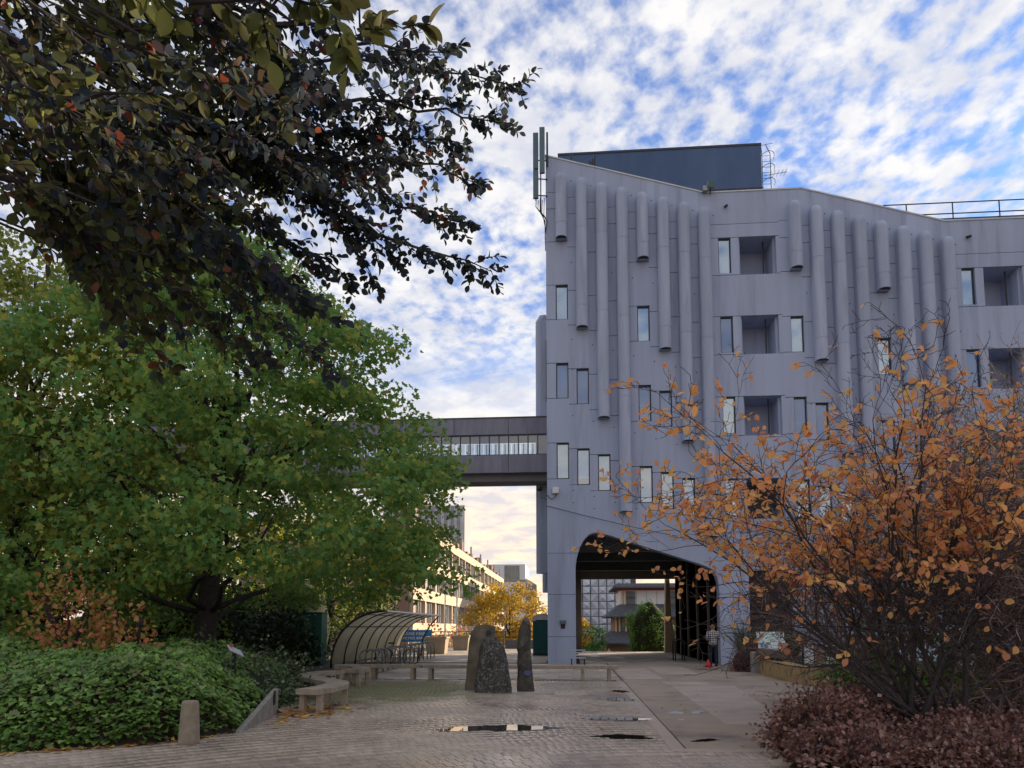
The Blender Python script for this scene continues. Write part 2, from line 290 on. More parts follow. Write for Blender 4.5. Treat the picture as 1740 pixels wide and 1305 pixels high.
# ------------------------------------------------------------------ mesh helpers
def wloc(o):
    v = Vector((0, 0, 0))
    while o: v += o.location; o = o.parent
    return v
def link(name, me, parent=None, loc=(0, 0, 0), world=True):
    o = bpy.data.objects.new(name, me); COL.objects.link(o)
    if parent is not None:
        o.parent = parent
        o.location = Vector(loc) - wloc(parent) if world else Vector(loc)
    else: o.location = loc
    return o
def tag(o, label=None, cat=None, group=None, kind=None):
    for k, v in (('label', label), ('category', cat), ('group', group), ('kind', kind)):
        if v: o[k] = v
    return o
def thing(name, label, cat, loc=(0, 0, 0), group=None, rz=0.0):
    o = bpy.data.objects.new(name, None); COL.objects.link(o); o.location = loc; o.rotation_euler = (0, 0, rz)
    o.empty_display_size = .2
    return tag(o, label, cat, group)
class MB:
    def __init__(s): s.v = []; s.f = []
    def add(s, vs_, fs):
        k = len(s.v); s.v += [tuple(q) for q in vs_]; s.f += [tuple(i + k for i in q) for q in fs]; return s
    def box(s, x0, x1, y0, y1, z0, z1):
        return s.add([(x0, y0, z0), (x1, y0, z0), (x1, y1, z0), (x0, y1, z0), (x0, y0, z1), (x1, y0, z1), (x1, y1, z1), (x0, y1, z1)],
                     [(0, 3, 2, 1), (4, 5, 6, 7), (0, 1, 5, 4), (1, 2, 6, 5), (2, 3, 7, 6), (3, 0, 4, 7)])
    def rbox(s, c, sx, sy, sz, rz=0.0, rx=0.0):
        m = Matrix.Rotation(rz, 3, 'Z') @ Matrix.Rotation(rx, 3, 'X'); k = MB().box(-sx / 2, sx / 2, -sy / 2, sy / 2, -sz / 2, sz / 2)
        return s.add([tuple(m @ Vector(q) + Vector(c)) for q in k.v], k.f)
    def prism(s, poly, y0, y1):                      # polygon in x,z extruded along y
        n = len(poly)
        return s.add([(x, y0, z) for x, z in poly] + [(x, y1, z) for x, z in poly],
                     [tuple(range(n)), tuple(range(2 * n - 1, n - 1, -1))] + [(i, n + i, n + (i + 1) % n, (i + 1) % n) for i in range(n)])
    def slab(s, poly, z0, z1):                       # polygon in x,y (ccw) extruded along z
        n = len(poly)
        return s.add([(x, y, z0) for x, y in poly] + [(x, y, z1) for x, y in poly],
                     [tuple(range(n - 1, -1, -1)), tuple(range(n, 2 * n))] + [(i, (i + 1) % n, n + (i + 1) % n, n + i) for i in range(n)])
    def tube(s, pts, rad, n=6, cap=True):
        pts = [Vector(p) for p in pts]
        if not hasattr(rad, '__len__'): rad = [rad] * len(pts)
        k = len(s.v); prev = None
        for i, p in enumerate(pts):
            d = (pts[min(i + 1, len(pts) - 1)] - pts[max(i - 1, 0)]).normalized()
            if prev is None: a = d.cross(Vector((0, 0, 1)) if abs(d.z) < .9 else Vector((1, 0, 0))).normalized()
            else:
                a = prev - d * prev.dot(d)
                a = a.normalized() if a.length > 1e-6 else d.orthogonal().normalized()
            prev = a; b = d.cross(a)
            for j in range(n):
                t = 2 * math.pi * j / n
                q = p + (a * math.cos(t) + b * math.sin(t)) * rad[i]; s.v.append((q.x, q.y, q.z))
        for i in range(len(pts) - 1):
            for j in range(n):
                a0 = k + i * n + j; a1 = k + i * n + (j + 1) % n
                s.f.append((a0, a1, a1 + n, a0 + n))
        if cap:
            s.f.append(tuple(k + j for j in range(n - 1, -1, -1))); e = k + (len(pts) - 1) * n
            s.f.append(tuple(e + j for j in range(n)))
        return s
    def lathe(s, c, prof, n=20, ax=1.0, ay=1.0):
        k = len(s.v)
        for r, z in prof:
            for j in range(n):
                t = 2 * math.pi * j / n; s.v.append((c[0] + r * ax * math.cos(t), c[1] + r * ay * math.sin(t), c[2] + z))
        for i in range(len(prof) - 1):
            for j in range(n):
                a0 = k + i * n + j; a1 = k + i * n + (j + 1) % n; s.f.append((a0, a1, a1 + n, a0 + n))
        s.f.append(tuple(k + j for j in range(n - 1, -1, -1))); e = k + (len(prof) - 1) * n; s.f.append(tuple(e + j for j in range(n)))
        return s
    def mesh(s, name, m, smooth=False, off=(0, 0, 0)):
        me = bpy.data.meshes.new(name)
        me.from_pydata([(x - off[0], y - off[1], z - off[2]) for x, y, z in s.v], [], s.f)
        if isinstance(m, str): m = M[m]
        me.materials.append(m)
        if smooth: me.polygons.foreach_set('use_smooth', [True] * len(me.polygons))
        me.update(); return me
    def build(s, name, m, parent=None, smooth=False, bevel=0.0, origin=None):
        off = origin if origin else (tuple(wloc(parent)) if parent else (0, 0, 0))
        me = s.mesh(name, m, smooth, off)
        if bevel:
            bm = bmesh.new(); bm.from_mesh(me)
            bmesh.ops.bevel(bm, geom=bm.edges[:] , offset=bevel, segments=2, profile=.6, affect='EDGES', clamp_overlap=True)
            bm.to_mesh(me); bm.free()
        return link(name, me, parent, off)
def arrays_mesh(name, V, F, m):
    V = np.asarray(V, np.float32); F = np.asarray(F, np.int32)
    me = bpy.data.meshes.new(name); me.vertices.add(len(V)); me.vertices.foreach_set('co', V.ravel())
    k = F.shape[1]; me.loops.add(F.size); me.loops.foreach_set('vertex_index', F.ravel())
    me.polygons.add(len(F)); me.polygons.foreach_set('loop_start', np.arange(0, F.size, k, dtype=np.int32))
    me.update(calc_edges=True); me.materials.append(M[m]); return me
# leaf outlines: local x across, y along, z up
def T_oval(wd=.3, fold=.10):
    v = [(0, 0, 0), (wd * .8, .30, fold), (wd, .62, fold), (0, 1, -.05), (-wd, .62, fold), (-wd * .8, .30, fold), (0, .5, 0)]
    return np.array(v), np.array([(0, 1, 6), (1, 2, 6), (2, 3, 6), (3, 4, 6), (4, 5, 6), (5, 0, 6)])
def T_fine(wd=.36, fold=.10):
    prof_ = [(.10, .45), (.25, .80), (.42, .99), (.58, 1.0), (.74, .80), (.88, .42)]
    rt_ = [(wd * w_, y, fold * w_) for y, w_ in prof_]; lf = [(-x, y, z) for x, y, z in reversed(rt_)]
    v = [(0, 0, 0)] + rt_ + [(0, 1.0, -.05)] + lf + [(0, .25, 0), (0, .5, .0), (0, .75, -.02)]
    return np.array(v), np.array([(0, 1, 14), (1, 2, 14), (2, 3, 15), (2, 15, 14), (3, 4, 15), (4, 5, 16), (4, 16, 15), (5, 6, 16), (6, 7, 16), (7, 8, 16), (8, 9, 16), (9, 10, 15), (9, 15, 16), (10, 11, 15), (11, 12, 14), (11, 14, 15), (12, 13, 14), (13, 0, 14)])
FINE = T_fine()
def T_maple():
    o = [(0, -.02), (.22, .02), (.50, -.05), (.38, .22), (.62, .48), (.28, .50), (.20, .66), (0, 1.0), (-.20, .66), (-.28, .50), (-.62, .48), (-.38, .22), (-.50, -.05), (-.22, .02)]
    v = [(x, y, .12 * abs(x)) for x, y in o] + [(0, .3, 0)]
    n = len(o); return np.array(v), np.array([(i, (i + 1) % n, n) for i in range(n)])
def T_ivy():
    o = [(0, 0), (.32, -.08), (.50, .22), (.30, .50), (0, 1.0), (-.30, .50), (-.50, .22), (-.32, -.08)]
    v = [(x, y, .18 * abs(x)) for x, y in o] + [(0, .3, 0)]
    n = len(o); return np.array(v), np.array([(i, (i + 1) % n, n) for i in range(n)])
OVAL, SLIM, MAPLE, IVY = T_oval(.36), T_oval(.2), T_maple(), T_ivy()
def leaf_arrays(P, D, U, S, tpl):
    """P positions, D along, U approx normal, S sizes"""
    P = np.asarray(P, float); D = np.asarray(D, float); U = np.asarray(U, float); S = np.asarray(S, float)
    D = D / (np.linalg.norm(D, axis=1, keepdims=True) + 1e-9)
    X = np.cross(D, U); X /= (np.linalg.norm(X, axis=1, keepdims=True) + 1e-9); Z = np.cross(X, D)
    tv, tf = tpl
    V = P[:, None, :] + S[:, None, None] * (tv[None, :, 0, None] * X[:, None, :] + tv[None, :, 1, None] * D[:, None, :] + tv[None, :, 2, None] * Z[:, None, :])
    F = tf[None] + (np.arange(len(P)) * len(tv))[:, None, None]
    return V.reshape(-1, 3), F.reshape(-1, tf.shape[1])
def leaves(name, P, D, U, S, tpl, m, parent=None, kind='stuff'):
    off = np.array(wloc(parent)) if parent else np.zeros(3)
    V, F = leaf_arrays(P, D, U, S, tpl)
    o = link(name, arrays_mesh(name, V - off, F, m), parent, tuple(off))
    if kind: o['kind'] = kind
    return o
def unit(n): 
    v = nrg.normal(size=(n, 3)); return v / np.linalg.norm(v, axis=1, keepdims=True)
def clump_leaves(C, rad, per, flat=.7):
    """leaves round clump centres; returns P, D, U"""
    n = len(C) * per
    d = unit(n); r = nrg.random(n) ** .5
    P = np.repeat(C, per, 0) + d * (r * np.repeat(rad, per))[:, None] * np.array([1, 1, flat])
    D = d * .6 + unit(n) * .8 + np.array([0, 0, -.35]); U = d * .75 + unit(n) * .7 + np.array([0, 0, .35])
    return P, D, U

# ------------------------------------------------------------------ the ground
gm = MB(); gm.add([(-1500, -800, -2.5), (1500, -800, -2.5), (1500, 3000, -2.5), (-1500, 3000, -2.5)], [(0, 1, 2, 3)])
tag(gm.build('ground', 'ground'), kind='structure')
pl = MB().slab([(-70, -30), (70, -30), (70, 48), (-.9, 48), (-.9, 55.5), (-70, 55.5)], -2.45, -.03)
tag(pl.build('plaza', 'plaza'), kind='structure')

# concentric block paving in the foreground
CX, CY = 2.2, 1.0
bed = MB().slab([(-9, 3), (9, 3), (9, 9.98), (1.44, 9.98), (1.44, 22.3), (-9, 22.3)], -.028, -.012)
paving = tag(bed.build('block_paving', 'mortar'), kind='structure')
MB().box(1.27, 1.452, 9.99, 22.3, -.026, .0042).build('edging', 'repair', paving); MB().box(1.27, 9.0, 9.80, 9.985, -.026, .0042).build('edging', 'repair', paving)
def in_brick(x, y):
    if y < 5.5 or y > 22.2 or x < -8.6 or x > 6.5: return False
    return x < 1.40 or y < 9.96
bl = []; r = 4.6
while r < 24:
    dep = .222; wd = .118
    n = int(2 * math.pi * (r + dep / 2) / wd); a0 = rnd.random()
    for i in range(n):
        t = 2 * math.pi * (i + a0) / n; x, y = CX + math.cos(t) * (r + dep / 2), CY + math.sin(t) * (r + dep / 2)
        if in_brick(x, y): bl.append((x, y, t))
    r += dep + .014
bm1 = MB(); hw, hd = .0572, .111
for sgn, z in ((1, -.012),): pass
bvs = [(-hd, -hw, -.03), (hd, -hw, -.03), (hd, hw, -.03), (-hd, hw, -.03), (-hd, -hw, -.004), (hd, -hw, -.004), (hd, hw, -.004), (-hd, hw, -.004),
       (-hd + .006, -hw + .006, 0), (hd - .006, -hw + .006, 0), (hd - .006, hw - .006, 0), (-hd + .006, hw - .006, 0)]
bfs = [(8, 9, 10, 11), (0, 1, 5, 4), (1, 2, 6, 5), (2, 3, 7, 6), (3, 0, 4, 7), (4, 5, 9, 8), (5, 6, 10, 9), (6, 7, 11, 10), (7, 4, 8, 11)]
bme = MB().add(bvs, bfs).mesh('brick', 'brick')
def in_view(x, y): 
    a = math.degrees(math.atan2(-x, y)); return -31 < a < 37 and y > 8.25
bl.sort(key=lambda q: (not in_view(q[0], q[1]), q[0] ** 2 + q[1] ** 2))
for x, y, t in bl[:300]:
    o = link('brick', bme, paving, (x, y, rnd.uniform(-.003, .003))); o.rotation_euler = (rnd.gauss(0, .004), rnd.gauss(0, .004), t)
BV = np.array(bvs); rest = bl[300:]; nb = len(rest)
ct = np.array([math.cos(q[2]) for q in rest]); st = np.array([math.sin(q[2]) for q in rest])
VX = BV[None, :, 0] * ct[:, None] - BV[None, :, 1] * st[:, None] + np.array([q[0] for q in rest])[:, None]
VY = BV[None, :, 0] * st[:, None] + BV[None, :, 1] * ct[:, None] + np.array([q[1] for q in rest])[:, None]
VZ = BV[None, :, 2] + nrg.uniform(-.003, .003, nb)[:, None]
FF = (np.array(bfs)[None] + (np.arange(nb) * 12)[:, None, None]).reshape(-1, 4)
tag(link('bricks', arrays_mesh('bricks', np.stack([VX, VY, VZ], -1).reshape(-1, 3), FF, 'brick'), paving, (0, 0, 0)), kind='stuff')

# tarmac path on the right with paler repair slabs
pth = MB().slab([(1.48, 10.02), (14, 10.02), (14, 32.36), (1.48, 32.36)], -.028, .002)
path = tag(pth.build('path', 'tarmac'), kind='structure')
for poly in ([(2.48, 12.5), (3.55, 12.5), (4.3, 20.4), (2.62, 20.4)], [(2.6, 20.6), (3.75, 20.6), (3.8, 21.8), (2.5, 21.8)], [(1.55, 22.7), (2.75, 22.75), (2.7, 28.9), (1.55, 28.8)], [(2.9, 25.2), (4.2, 25.3), (4.3, 29.8), (2.95, 29.8)]):
    MB().slab(poly, -.02, .007).build('repair_slab', 'repair', path)
# flagstones behind the bench and through the passage
flag = tag(MB().slab([(-12, 22.36), (1.44, 22.36), (1.44, 32.38), (6.2, 32.38), (6.2, 47.9), (-.9, 47.9), (-.9, 55.3), (-12, 55.3)], -.029, -.014).build('flagstone_bed', 'mortar'), kind='structure')
fcache = {}
def flagstone(x0, x1, y0, y1, m='slab'):
    k = (round(x1 - x0, 2), round(y1 - y0, 2), m)
    if k not in fcache: fcache[k] = MB().box(0, x1 - x0 - .012, 0, y1 - y0 - .012, -.03, 0).mesh('flagstone', m)
    link('flagstone', fcache[k], flag, (x0 + .006, y0 + .006, rnd.uniform(-.003, .003)))
for j in range(12):
    y0 = 22.4 + .8 * j
    x = -9.0 + (j % 2) * .45
    while x < 1.4 - .85:
        flagstone(x, x + .9, y0, y0 + .8); x += .9
    flagstone(x, 1.43, y0, y0 + .8)
for j in range(11):
    for i in range(5): flagstone(.3 + 1.15 * i, .3 + 1.15 * (i + 1), 32.4 + 1.4 * j, 32.4 + 1.4 * (j + 1), 'slab_pale' if 1 <= i <= 3 and j > 1 and (i + j) % 5 else 'slab')
for j in range(13):
    for i in range(6): flagstone(-9.6 + 1.4 * i, -9.6 + 1.4 * (i + 1), 33.0 + 1.65 * j, 33.0 + 1.65 * (j + 1))

# puddles lying in the hollows
def blob(cx, cy, rx, ry, seed, n=42, rot=0.0, amp=.3):
    q = random.Random(seed); ph = [q.uniform(0, 6.28) for _ in range(6)]
    out = []
    for i in range(n):
        t = 2 * math.pi * i / n
        k = 1 + amp * (.5 * math.sin(2 * t + ph[0]) + .35 * math.sin(3 * t + ph[1]) + .3 * math.sin(5 * t + ph[2]) + .25 * math.sin(9 * t + ph[3]) + .2 * math.sin(13 * t + ph[4]))
        x, y = rx * k * math.cos(t), ry * k * math.sin(t)
        out.append((cx + x * math.cos(rot) - y * math.sin(rot), cy + x * math.sin(rot) + y * math.cos(rot)))
    return out
for cx, cy, rx, ry, sd, rot, lab in ((-1.2, 11.75, .8, .36, 3, .2, 'long still puddle on the blocks nearest the standing stones'), (.72, 11.0, .42, .2, 5, 0, 'dark narrow puddle beside the path corner'),
                              (.75, 13.05, .5, .2, 8, 0, 'small bright puddle behind the dark narrow one'), (.95, 16.6, .36, .35, 11, 0, 'bright puddle at the path edge before the bench'), (1.15, 18.6, .22, .3, 12, 0, 'small farthest puddle beside the path edge'),
                              (1.85, 10.75, .2, .1, 14, .5, 'small puddle on the tarmac at the path corner')):
    z0 = .006 if cx > 1.5 else .0045
    tag(MB().slab(blob(cx, cy, rx, ry, sd, rot=rot), -.01, z0).build('puddle', 'water', origin=(cx, cy, 0)), lab, 'puddle', 'puddles on the paving')

# ------------------------------------------------------------------ the big concrete building
FY = 32.0; XL = -1.08
bld = thing('concrete_building', 'tall concrete building with rounded vertical ducts, slit windows and an arched passage', 'building', (2.5, FY, 0))
def roof_z(x):
    z = 1e9; prev = 1e9
    for k in range(0, 4):
        flat = 21.0 - 1.82 * k; sl = 23.15 - 1.83 * k - .3017 * (x - (-1.05 + 10.28 * k))
        z = min(prev, max(flat, sl)); 
        if sl >= flat: return z
        prev = flat
        nx = 23.15 - 1.83 * (k + 1) - .3017 * (x - (-1.05 + 10.28 * (k + 1)))
        if nx >= flat: return flat
    return z
LV = [21.4, 20.6, 19.02, 16.97, 15.35, 13.33, 11.71, 9.69, 8.07]
pc = {}
def panel(x0, x1, z0, z1, y0=FY, y1=FY + .25, gap=.013):
    if z1 - z0 < .03 or x1 - x0 < .02: return
    k = (round(x1 - x0, 3), round(z1 - z0, 3))
    if k not in pc: pc[k] = MB().box(0, x1 - x0, 0, y1 - y0, gap, z1 - z0 - gap).mesh('concrete_panel', 'concrete')
    link('concrete_panel', pc[k], bld, (x0, y0, z0))
def top_panel(x0, x1, z0):
    xs = sorted({x0, x1} | {b for b in BREAKS if x0 < b < x1})
    poly = [(x0, z0 + .008)] + [(x1, z0 + .008)] + [(x, roof_z(x)) for x in reversed(xs)]
    MB().prism(poly, FY, FY + .25).build('concrete_panel', 'concrete', bld, origin=(x0, FY, z0))
BREAKS = [6.08, 10.27, 16.3, 20.5, 26.6, 30.7]
wc = {}
def window(x0, x1, z0, z1, blind, y=FY):
    wdt, h = x1 - x0, z1 - z0; k = (round(wdt, 2), round(h, 2))
    if k not in wc:
        t = .045; a = MB().box(0, t, .12, .20, 0, h).box(wdt - t, wdt, .12, .20, 0, h).box(t, wdt - t, .122, .198, 0, t).box(t, wdt - t, .122, .198, h - t, h)
        wc[k] = (a.mesh('window', 'frame_dark'), MB().box(t, wdt - t, .16, .17, t, h - t).mesh('pane', 'glass_sky_blue'), {}, MB().box(t, wdt - t, .15, .156, t, h - t).mesh('pane', 'window_glass'))
    f = link('window', wc[k][0], bld, (x0, y, z0))
    if blind <= 0: link('pane', wc[k][1], f, (x0, y, z0))
    if blind > 0:
        b = round(blind * 6) / 6
        if b not in wc[k][2]:
            zz = h - .05 - (h - .1) * b
            wc[k][2][b] = MB().box(.05, wdt - .05, .185, .20, zz, h - .05).mesh('blind', 'blind')
        link('blind', wc[k][2][b], f, (x0, y, z0))
        link('pane', wc[k][3], f, (x0, y, z0))
def duct(xc, ztop, zbot, joints):
    r_, s_ = .26, .27; n = 14; rings = []
    def ring(z, k):
        rr = r_ * k; ss = s_ * k
        pts = [(xc - rr, FY + .02, z)] + [(xc - rr * math.cos(math.pi * i / n), FY - ss - rr * math.sin(math.pi * i / n), z) for i in range(n + 1)] + [(xc + rr, FY + .02, z)]
        return pts
    zs = [(zbot, 1), (zbot + .03, 1)]
    for j in sorted(joints):
        if zbot + .2 < j < ztop - .4: zs += [(j - .05, 1), (j - .012, 1), (j - .008, .978), (j + .008, .978), (j + .012, 1), (j + .05, 1)]
    zs += [(ztop - .46, 1), (ztop - .42, 1)] + [(ztop - .42 + .42 * math.sin(t), math.cos(t)) for t in (.3, .6, .9, 1.15, 1.35, 1.5)]
    mb = MB(); rings = [ring(z, k) for z, k in zs]; q = len(rings[0])
    for rg in rings: mb.v += rg
    for i in range(len(rings) - 1):
        for j in range(q - 1): mb.f.append((i * q + j, i * q + j + 1, (i + 1) * q + j + 1, (i + 1) * q + j))
    mb.f.append(tuple(range(q - 1, -1, -1)))
    d = mb.build('duct', 'concrete_duct', bld, smooth=True, origin=(xc, FY, zbot))
    for p in d.data.polygons:
        if len(p.vertices) > 4: p.use_smooth = False
    try: d.data.set_sharp_from_angle(angle=R(35))
    except Exception: pass
    g = MB(); cap = [(x + (xc - x) * .12, min(y, FY - .01) + (FY - .2 - y) * .12, zbot - .012) for x, y, z in rings[0][1:-1]]
    g.add(cap + [(x, y, zbot + .01) for x, y, z in cap], [tuple(range(len(cap) - 1, -1, -1))] + [(i, i + 1, len(cap) + i + 1, len(cap) + i) for i in range(len(cap) - 1)])
    g.build('duct_end_shade', 'joint_dark', d)  # dark sheet painting the shade inside the open duct end
rndw = random.Random(4)
ENDS = [19.02, 15.10, 11.25, 7.35]
for k in range(3):
    X0 = -.38 + 10.28 * k; DZ = -1.83 * k
    for i in range(8 if k < 2 else 4):
        xc = X0 + .907 * i; a = xc - .63 if i or k else XL; b = xc + .277; dz = DZ - .28 * i; row = i % 4
        lv = [z + dz for z in LV]
        top_panel(a, b, lv[0]); panel(a, b, lv[1], lv[0])
        for j in range(1, 8):
            z1, z0 = lv[j], lv[j + 1]; iswin = (j % 2 == 1) and (j // 2 - 1) >= row and j >= 3 and row < 3
            if iswin:
                panel(a, xc - .273, z0, z1)
                rr = j // 2 - 1
                window(xc - .273, xc + .277, z0 + .008, z1 - .008, (1.0, 0.0, (1.0, .83, 1.0, .67)[i % 4])[rr])
            else: panel(a, b, z0, z1)
        duct(xc, 22.23 + dz, ENDS[row] + dz + .02, [z + dz - .9 for z in (20.6, 16.97, 13.33, 9.69)])
        # lower storey
        zb = lv[8]
        if k >= 1:
            for z0, z1 in ((4.78, zb), (2.97, 4.78), (1.16, 2.97), (0, 1.16)): panel(a, b, z0, z1)
    bx0 = X0 + 6.626; bx1 = X0 + 9.65
    if k < 2:
        top_panel(bx0, bx1, 19.5 + DZ); zprev = 19.5 + DZ
        for r_ in range(4):
            nt_ = 18.87 + DZ - 3.64 * r_; nb_ = nt_ - 1.74
            panel(bx0, bx1, nt_, zprev); zprev = nb_
            panel(bx0, X0 + 6.98, nb_, nt_); panel(X0 + 7.53, X0 + 7.88, nb_, nt_); panel(X0 + 9.49, bx1, nb_, nt_)
            panel(X0 + 6.98, X0 + 7.53, nb_, nb_ + .1); window(X0 + 6.98, X0 + 7.53, nb_ + .1, nt_, 1.0 if r_ != 1 else .0)
            q = MB(); a, b = X0 + 7.87, X0 + 9.50
            q.box(a, b, FY + 1.5, FY + 1.6, nb_ - .02, nt_ + .02).box(a, a + .1, FY + .24, FY + 1.5, nb_ - .02, nt_ + .02).box(b - .1, b, FY + .24, FY + 1.5, nb_ - .02, nt_ + .02)
            q.box(a + .1, b - .1, FY + .24, FY + 1.5, nt_, nt_ + .02).box(a + .1, b - .1, FY + .24, FY + 1.5, nb_ - .02, nb_)
            rc = q.build('balcony_recess', 'concrete', bld)
            MB().tube([(b - .45, FY + .5, nb_), (b - .45, FY + .5, nt_)], .03, 6).build('post', 'metal_black', rc)
        if k == 1:
            for z0, z1 in ((2.97, zprev), (0, 2.97)): panel(bx0, bx1, z0, z1)
        else:
            panel(bx0, bx1, 3.96, zprev)
            for z0, z1 in ((2.97, 3.96), (1.16, 2.97), (0, 1.16)):
                panel(7.05, 7.5, z0, z1) if False else None
# header over the arch, and the two legs
ARCH = [(.14, 4.2), (.2, 4.6), (.33, 5.03), (.50, 5.35), (.72, 5.58), (.92, 5.66), (1.1, 5.67), (1.4, 5.61), (1.73, 5.51), (3.24, 5.0), (4.73, 4.51), (5.45, 4.27), (5.75, 4.15), (5.98, 3.99), (6.14, 3.78), (6.22, 3.5), (6.24, 3.2)]
up = []
for i in range(8):
    xc = -.38 + .907 * i; up += [(xc - .63 if i else XL, 8.062 - .28 * i), (xc + .277, 8.062 - .28 * i)]
hdr = [(XL, 4.788), (.255, 4.788)] + [p for p in ARCH if p[1] > 4.8 and p[0] < 3.9] + [p for p in ARCH if p[0] > 3.9] + [(6.24, 2.978), (7.49, 2.978), (7.49, 3.95), (6.247, 3.955)]
hdr += list(reversed(up))
hd_ = MB().prism(hdr, FY, FY + .6).build('arch_header', 'concrete', bld)
bm = bmesh.new(); bm.from_mesh(hd_.data); bmesh.ops.triangulate(bm, faces=[f for f in bm.faces if len(f.verts) > 4]); bm.to_mesh(hd_.data); bm.free()
legL = [(XL, 2.988), (.14, 2.988), (.14, 4.2), (.2, 4.6), (.25, 4.772), (XL, 4.772)]
MB().prism(legL, FY, FY + .6).build('concrete_panel', 'concrete', bld)
for z0, z1 in ((1.168, 2.972), (-.02, 1.152)): MB().box(XL, .14, FY, FY + .6, z0, z1).build('concrete_panel', 'concrete', bld, origin=(XL, FY, z0))
for z0, z1 in ((1.168, 2.962), (-.02, 1.152)): MB().box(6.24, 7.49, FY, FY + .6, z0, z1).build('concrete_panel', 'concrete', bld, origin=(6.24, FY, z0))
# dark timber panelled recess right of the passage
rc = MB().box(7.49, 9.27, FY + .30, FY + .4, 0, 3.96).build('timber_recess', 'timber_dark', bld)
for i in range(13): MB().box(7.5, 9.26, FY + .2, FY + .3, .02 + .30 * i, .29 + .30 * i).build('board', 'timber_dark', rc)
# carcass: walls, roofs
core = MB()
core.box(XL + .02, 6.2, FY + .249, 33, 8.0, 20.4).box(9.3, 16.5, FY + .249, 33, 0, 18.6).box(19.6, 23.3, FY + .249, 33, 0, 17)
core.box(XL + .002, 5.0, FY + .252, 46, 8.05, 20.6).box(5.0, 9.8, 33.62, 46, 6.3, 20.6).box(9.8, 16, 33.62, 46, 0, 18.5).box(16, 23.2, 33.62, 46, 0, 17).box(9.2, 9.6, FY + .252, 33.7, 0, 18).box(6.3, 9.4, 33.0, 46, -.02, 8)
core.build('core_wall', 'joint_dark', bld)
MB().box(XL, XL + .2, FY + .252, 46, 5.9, 20.61).build('side_wall', 'concrete', bld)
MB().box(23.15, 48, FY + .05, 46, 0, 17.2).build('unseen_wing', 'concrete', bld)  # unseen rest of the building, run on so its shade covers the plaza
pr_ = [(XL, FY)]
def coping(x0, x1):
    xs = sorted({x0, x1} | {b for b in BREAKS if x0 < b < x1})
    lo = [(x, roof_z(x) + .004) for x in xs]; hi = [(x, roof_z(x) + .07) for x in reversed(xs)]
    MB().prism(lo + hi, FY - .03, FY + .3).build('coping', 'coping', bld)
coping(XL - .03, 10.27); coping(10.28, 23.2)
prt = MB().prism([(XL, 20.55), (6.1, 20.55), (6.1, roof_z(6.1) - .02), (XL, roof_z(XL) - .02)], FY + .26, FY + .5).build('parapet_back', 'concrete', bld)
# plant room on the roof with ladder
pm = MB().box(-.6, 10.22, 38, 45, 20.4, 27.2).build('plant_room', 'plantroom', bld)
MB().box(-.62, 10.24, 37.97, 45.02, 27.2, 27.32).build('roof_edge', 'frame_dark', pm)
MB().box(-.6, 10.23, 37.96, 38.0, 24.75, 24.82).build('flashing', 'frame_dark', pm)
lad = MB()
for dx in (.12, .55):
    lad.tube([(10.22 + dx, 38.3, 20.5), (10.22 + dx, 38.3, 26.9), (10.22 + dx * .6, 38.3, 27.4)], .022, 5)
for i in range(20): lad.tube([(10.34, 38.3, 20.7 + .32 * i), (10.77, 38.3, 20.7 + .32 * i)], .014, 4)
lad.build('ladder', 'metal_black', pm)
for z in (23.5, 24.3, 25.1, 25.9, 26.6):
    MB().tube([(10.56 + .38 * math.cos(t), 38.3 - .7 * math.sin(t), z) for t in [math.pi * i / 10 for i in range(11)]], .018, 4).build('ladder_hoop', 'metal_black', pm)
ya = MB().tube([(10.4, 38.2, 25.6), (11.6, 38.2, 25.75)], .015, 4)
for i in range(5): ya.tube([(10.7 + .2 * i, 37.9, 25.63 + .025 * i), (10.7 + .2 * i, 38.5, 25.63 + .025 * i)], .012, 4)
ya.tube([(10.2, 38.2, 27.3), (10.9, 38.2, 27.42)], .014, 4).build('aerial', 'metal_black', pm)
# guard rail on the right-hand roof
gr = MB()
for z in (20.1, 20.62): gr.tube([(14.2, 33, z), (23, 33, z)], .028, 5)
for i in range(5): gr.tube([(15.2 + 2.0 * i, 33, 18.6), (15.2 + 2.0 * i, 33, 20.62)], .028, 5)
gr.build('guard_rail', 'metal_black', bld)
MB().box(13.8, 23.1, 33.1, 36, 18.9, 19.95).build('roof_block', 'plantroom', bld)
# things fixed to the roof edge
an = thing('phone_mast', 'grey panel antennas clamped to the top left corner of the concrete building', 'antenna', (-1.3, 31.85, 20.8))
for x, y, z, h in ((-1.52, 31.7, 22.35, 1.75), (-1.22, 31.55, 22.05, 2.2), (-1.52, 31.7, 20.95, 1.35)):
    MB().box(x - .12, x + .12, y - .07, y + .07, z, z + h).build('panel_antenna', 'antenna', an, bevel=.02)
ms = MB().tube([(-1.3, 31.85, 20.3), (-1.3, 31.85, 23.6)], .03, 6).tube([(-1.52, 31.8, 20.9), (-1.52, 31.8, 23.9)], .03, 6)
for z in (21.2, 22.0, 22.9): ms.tube([(-1.6, 31.85, z), (-1.0, 31.95, z)], .028, 5)
ms.tube([(-1.0, 31.9, 22.6), (-1.0, 31.9, 24.25)], .045, 8)
ms.build('bracket', 'metal_black', an)
for j in range(5):
    x = -1.5 + .09 * j; MB().tube([(x, 31.75, 21.0 - .1 * (j % 2)), (x - .02, 31.78, 20.6 - .1 * j), (x + .12, 31.9, 20.45 - .12 * j), (-1.12, 31.97, 20.2 - .22 * j), (-1.10, 31.98, 19.6 - .25 * j)], .018, 5).build('cable', 'metal_black', an)
va = MB()
for x, h in ((.1, .75), (.95, .35), (1.08, .45), (1.2, .62)): va.tube([(x, 32.6, 22.2), (x, 32.6, 22.85 + h)], .05, 8)
tag(va.build('vent_pipe', 'metal_black', bld)); 
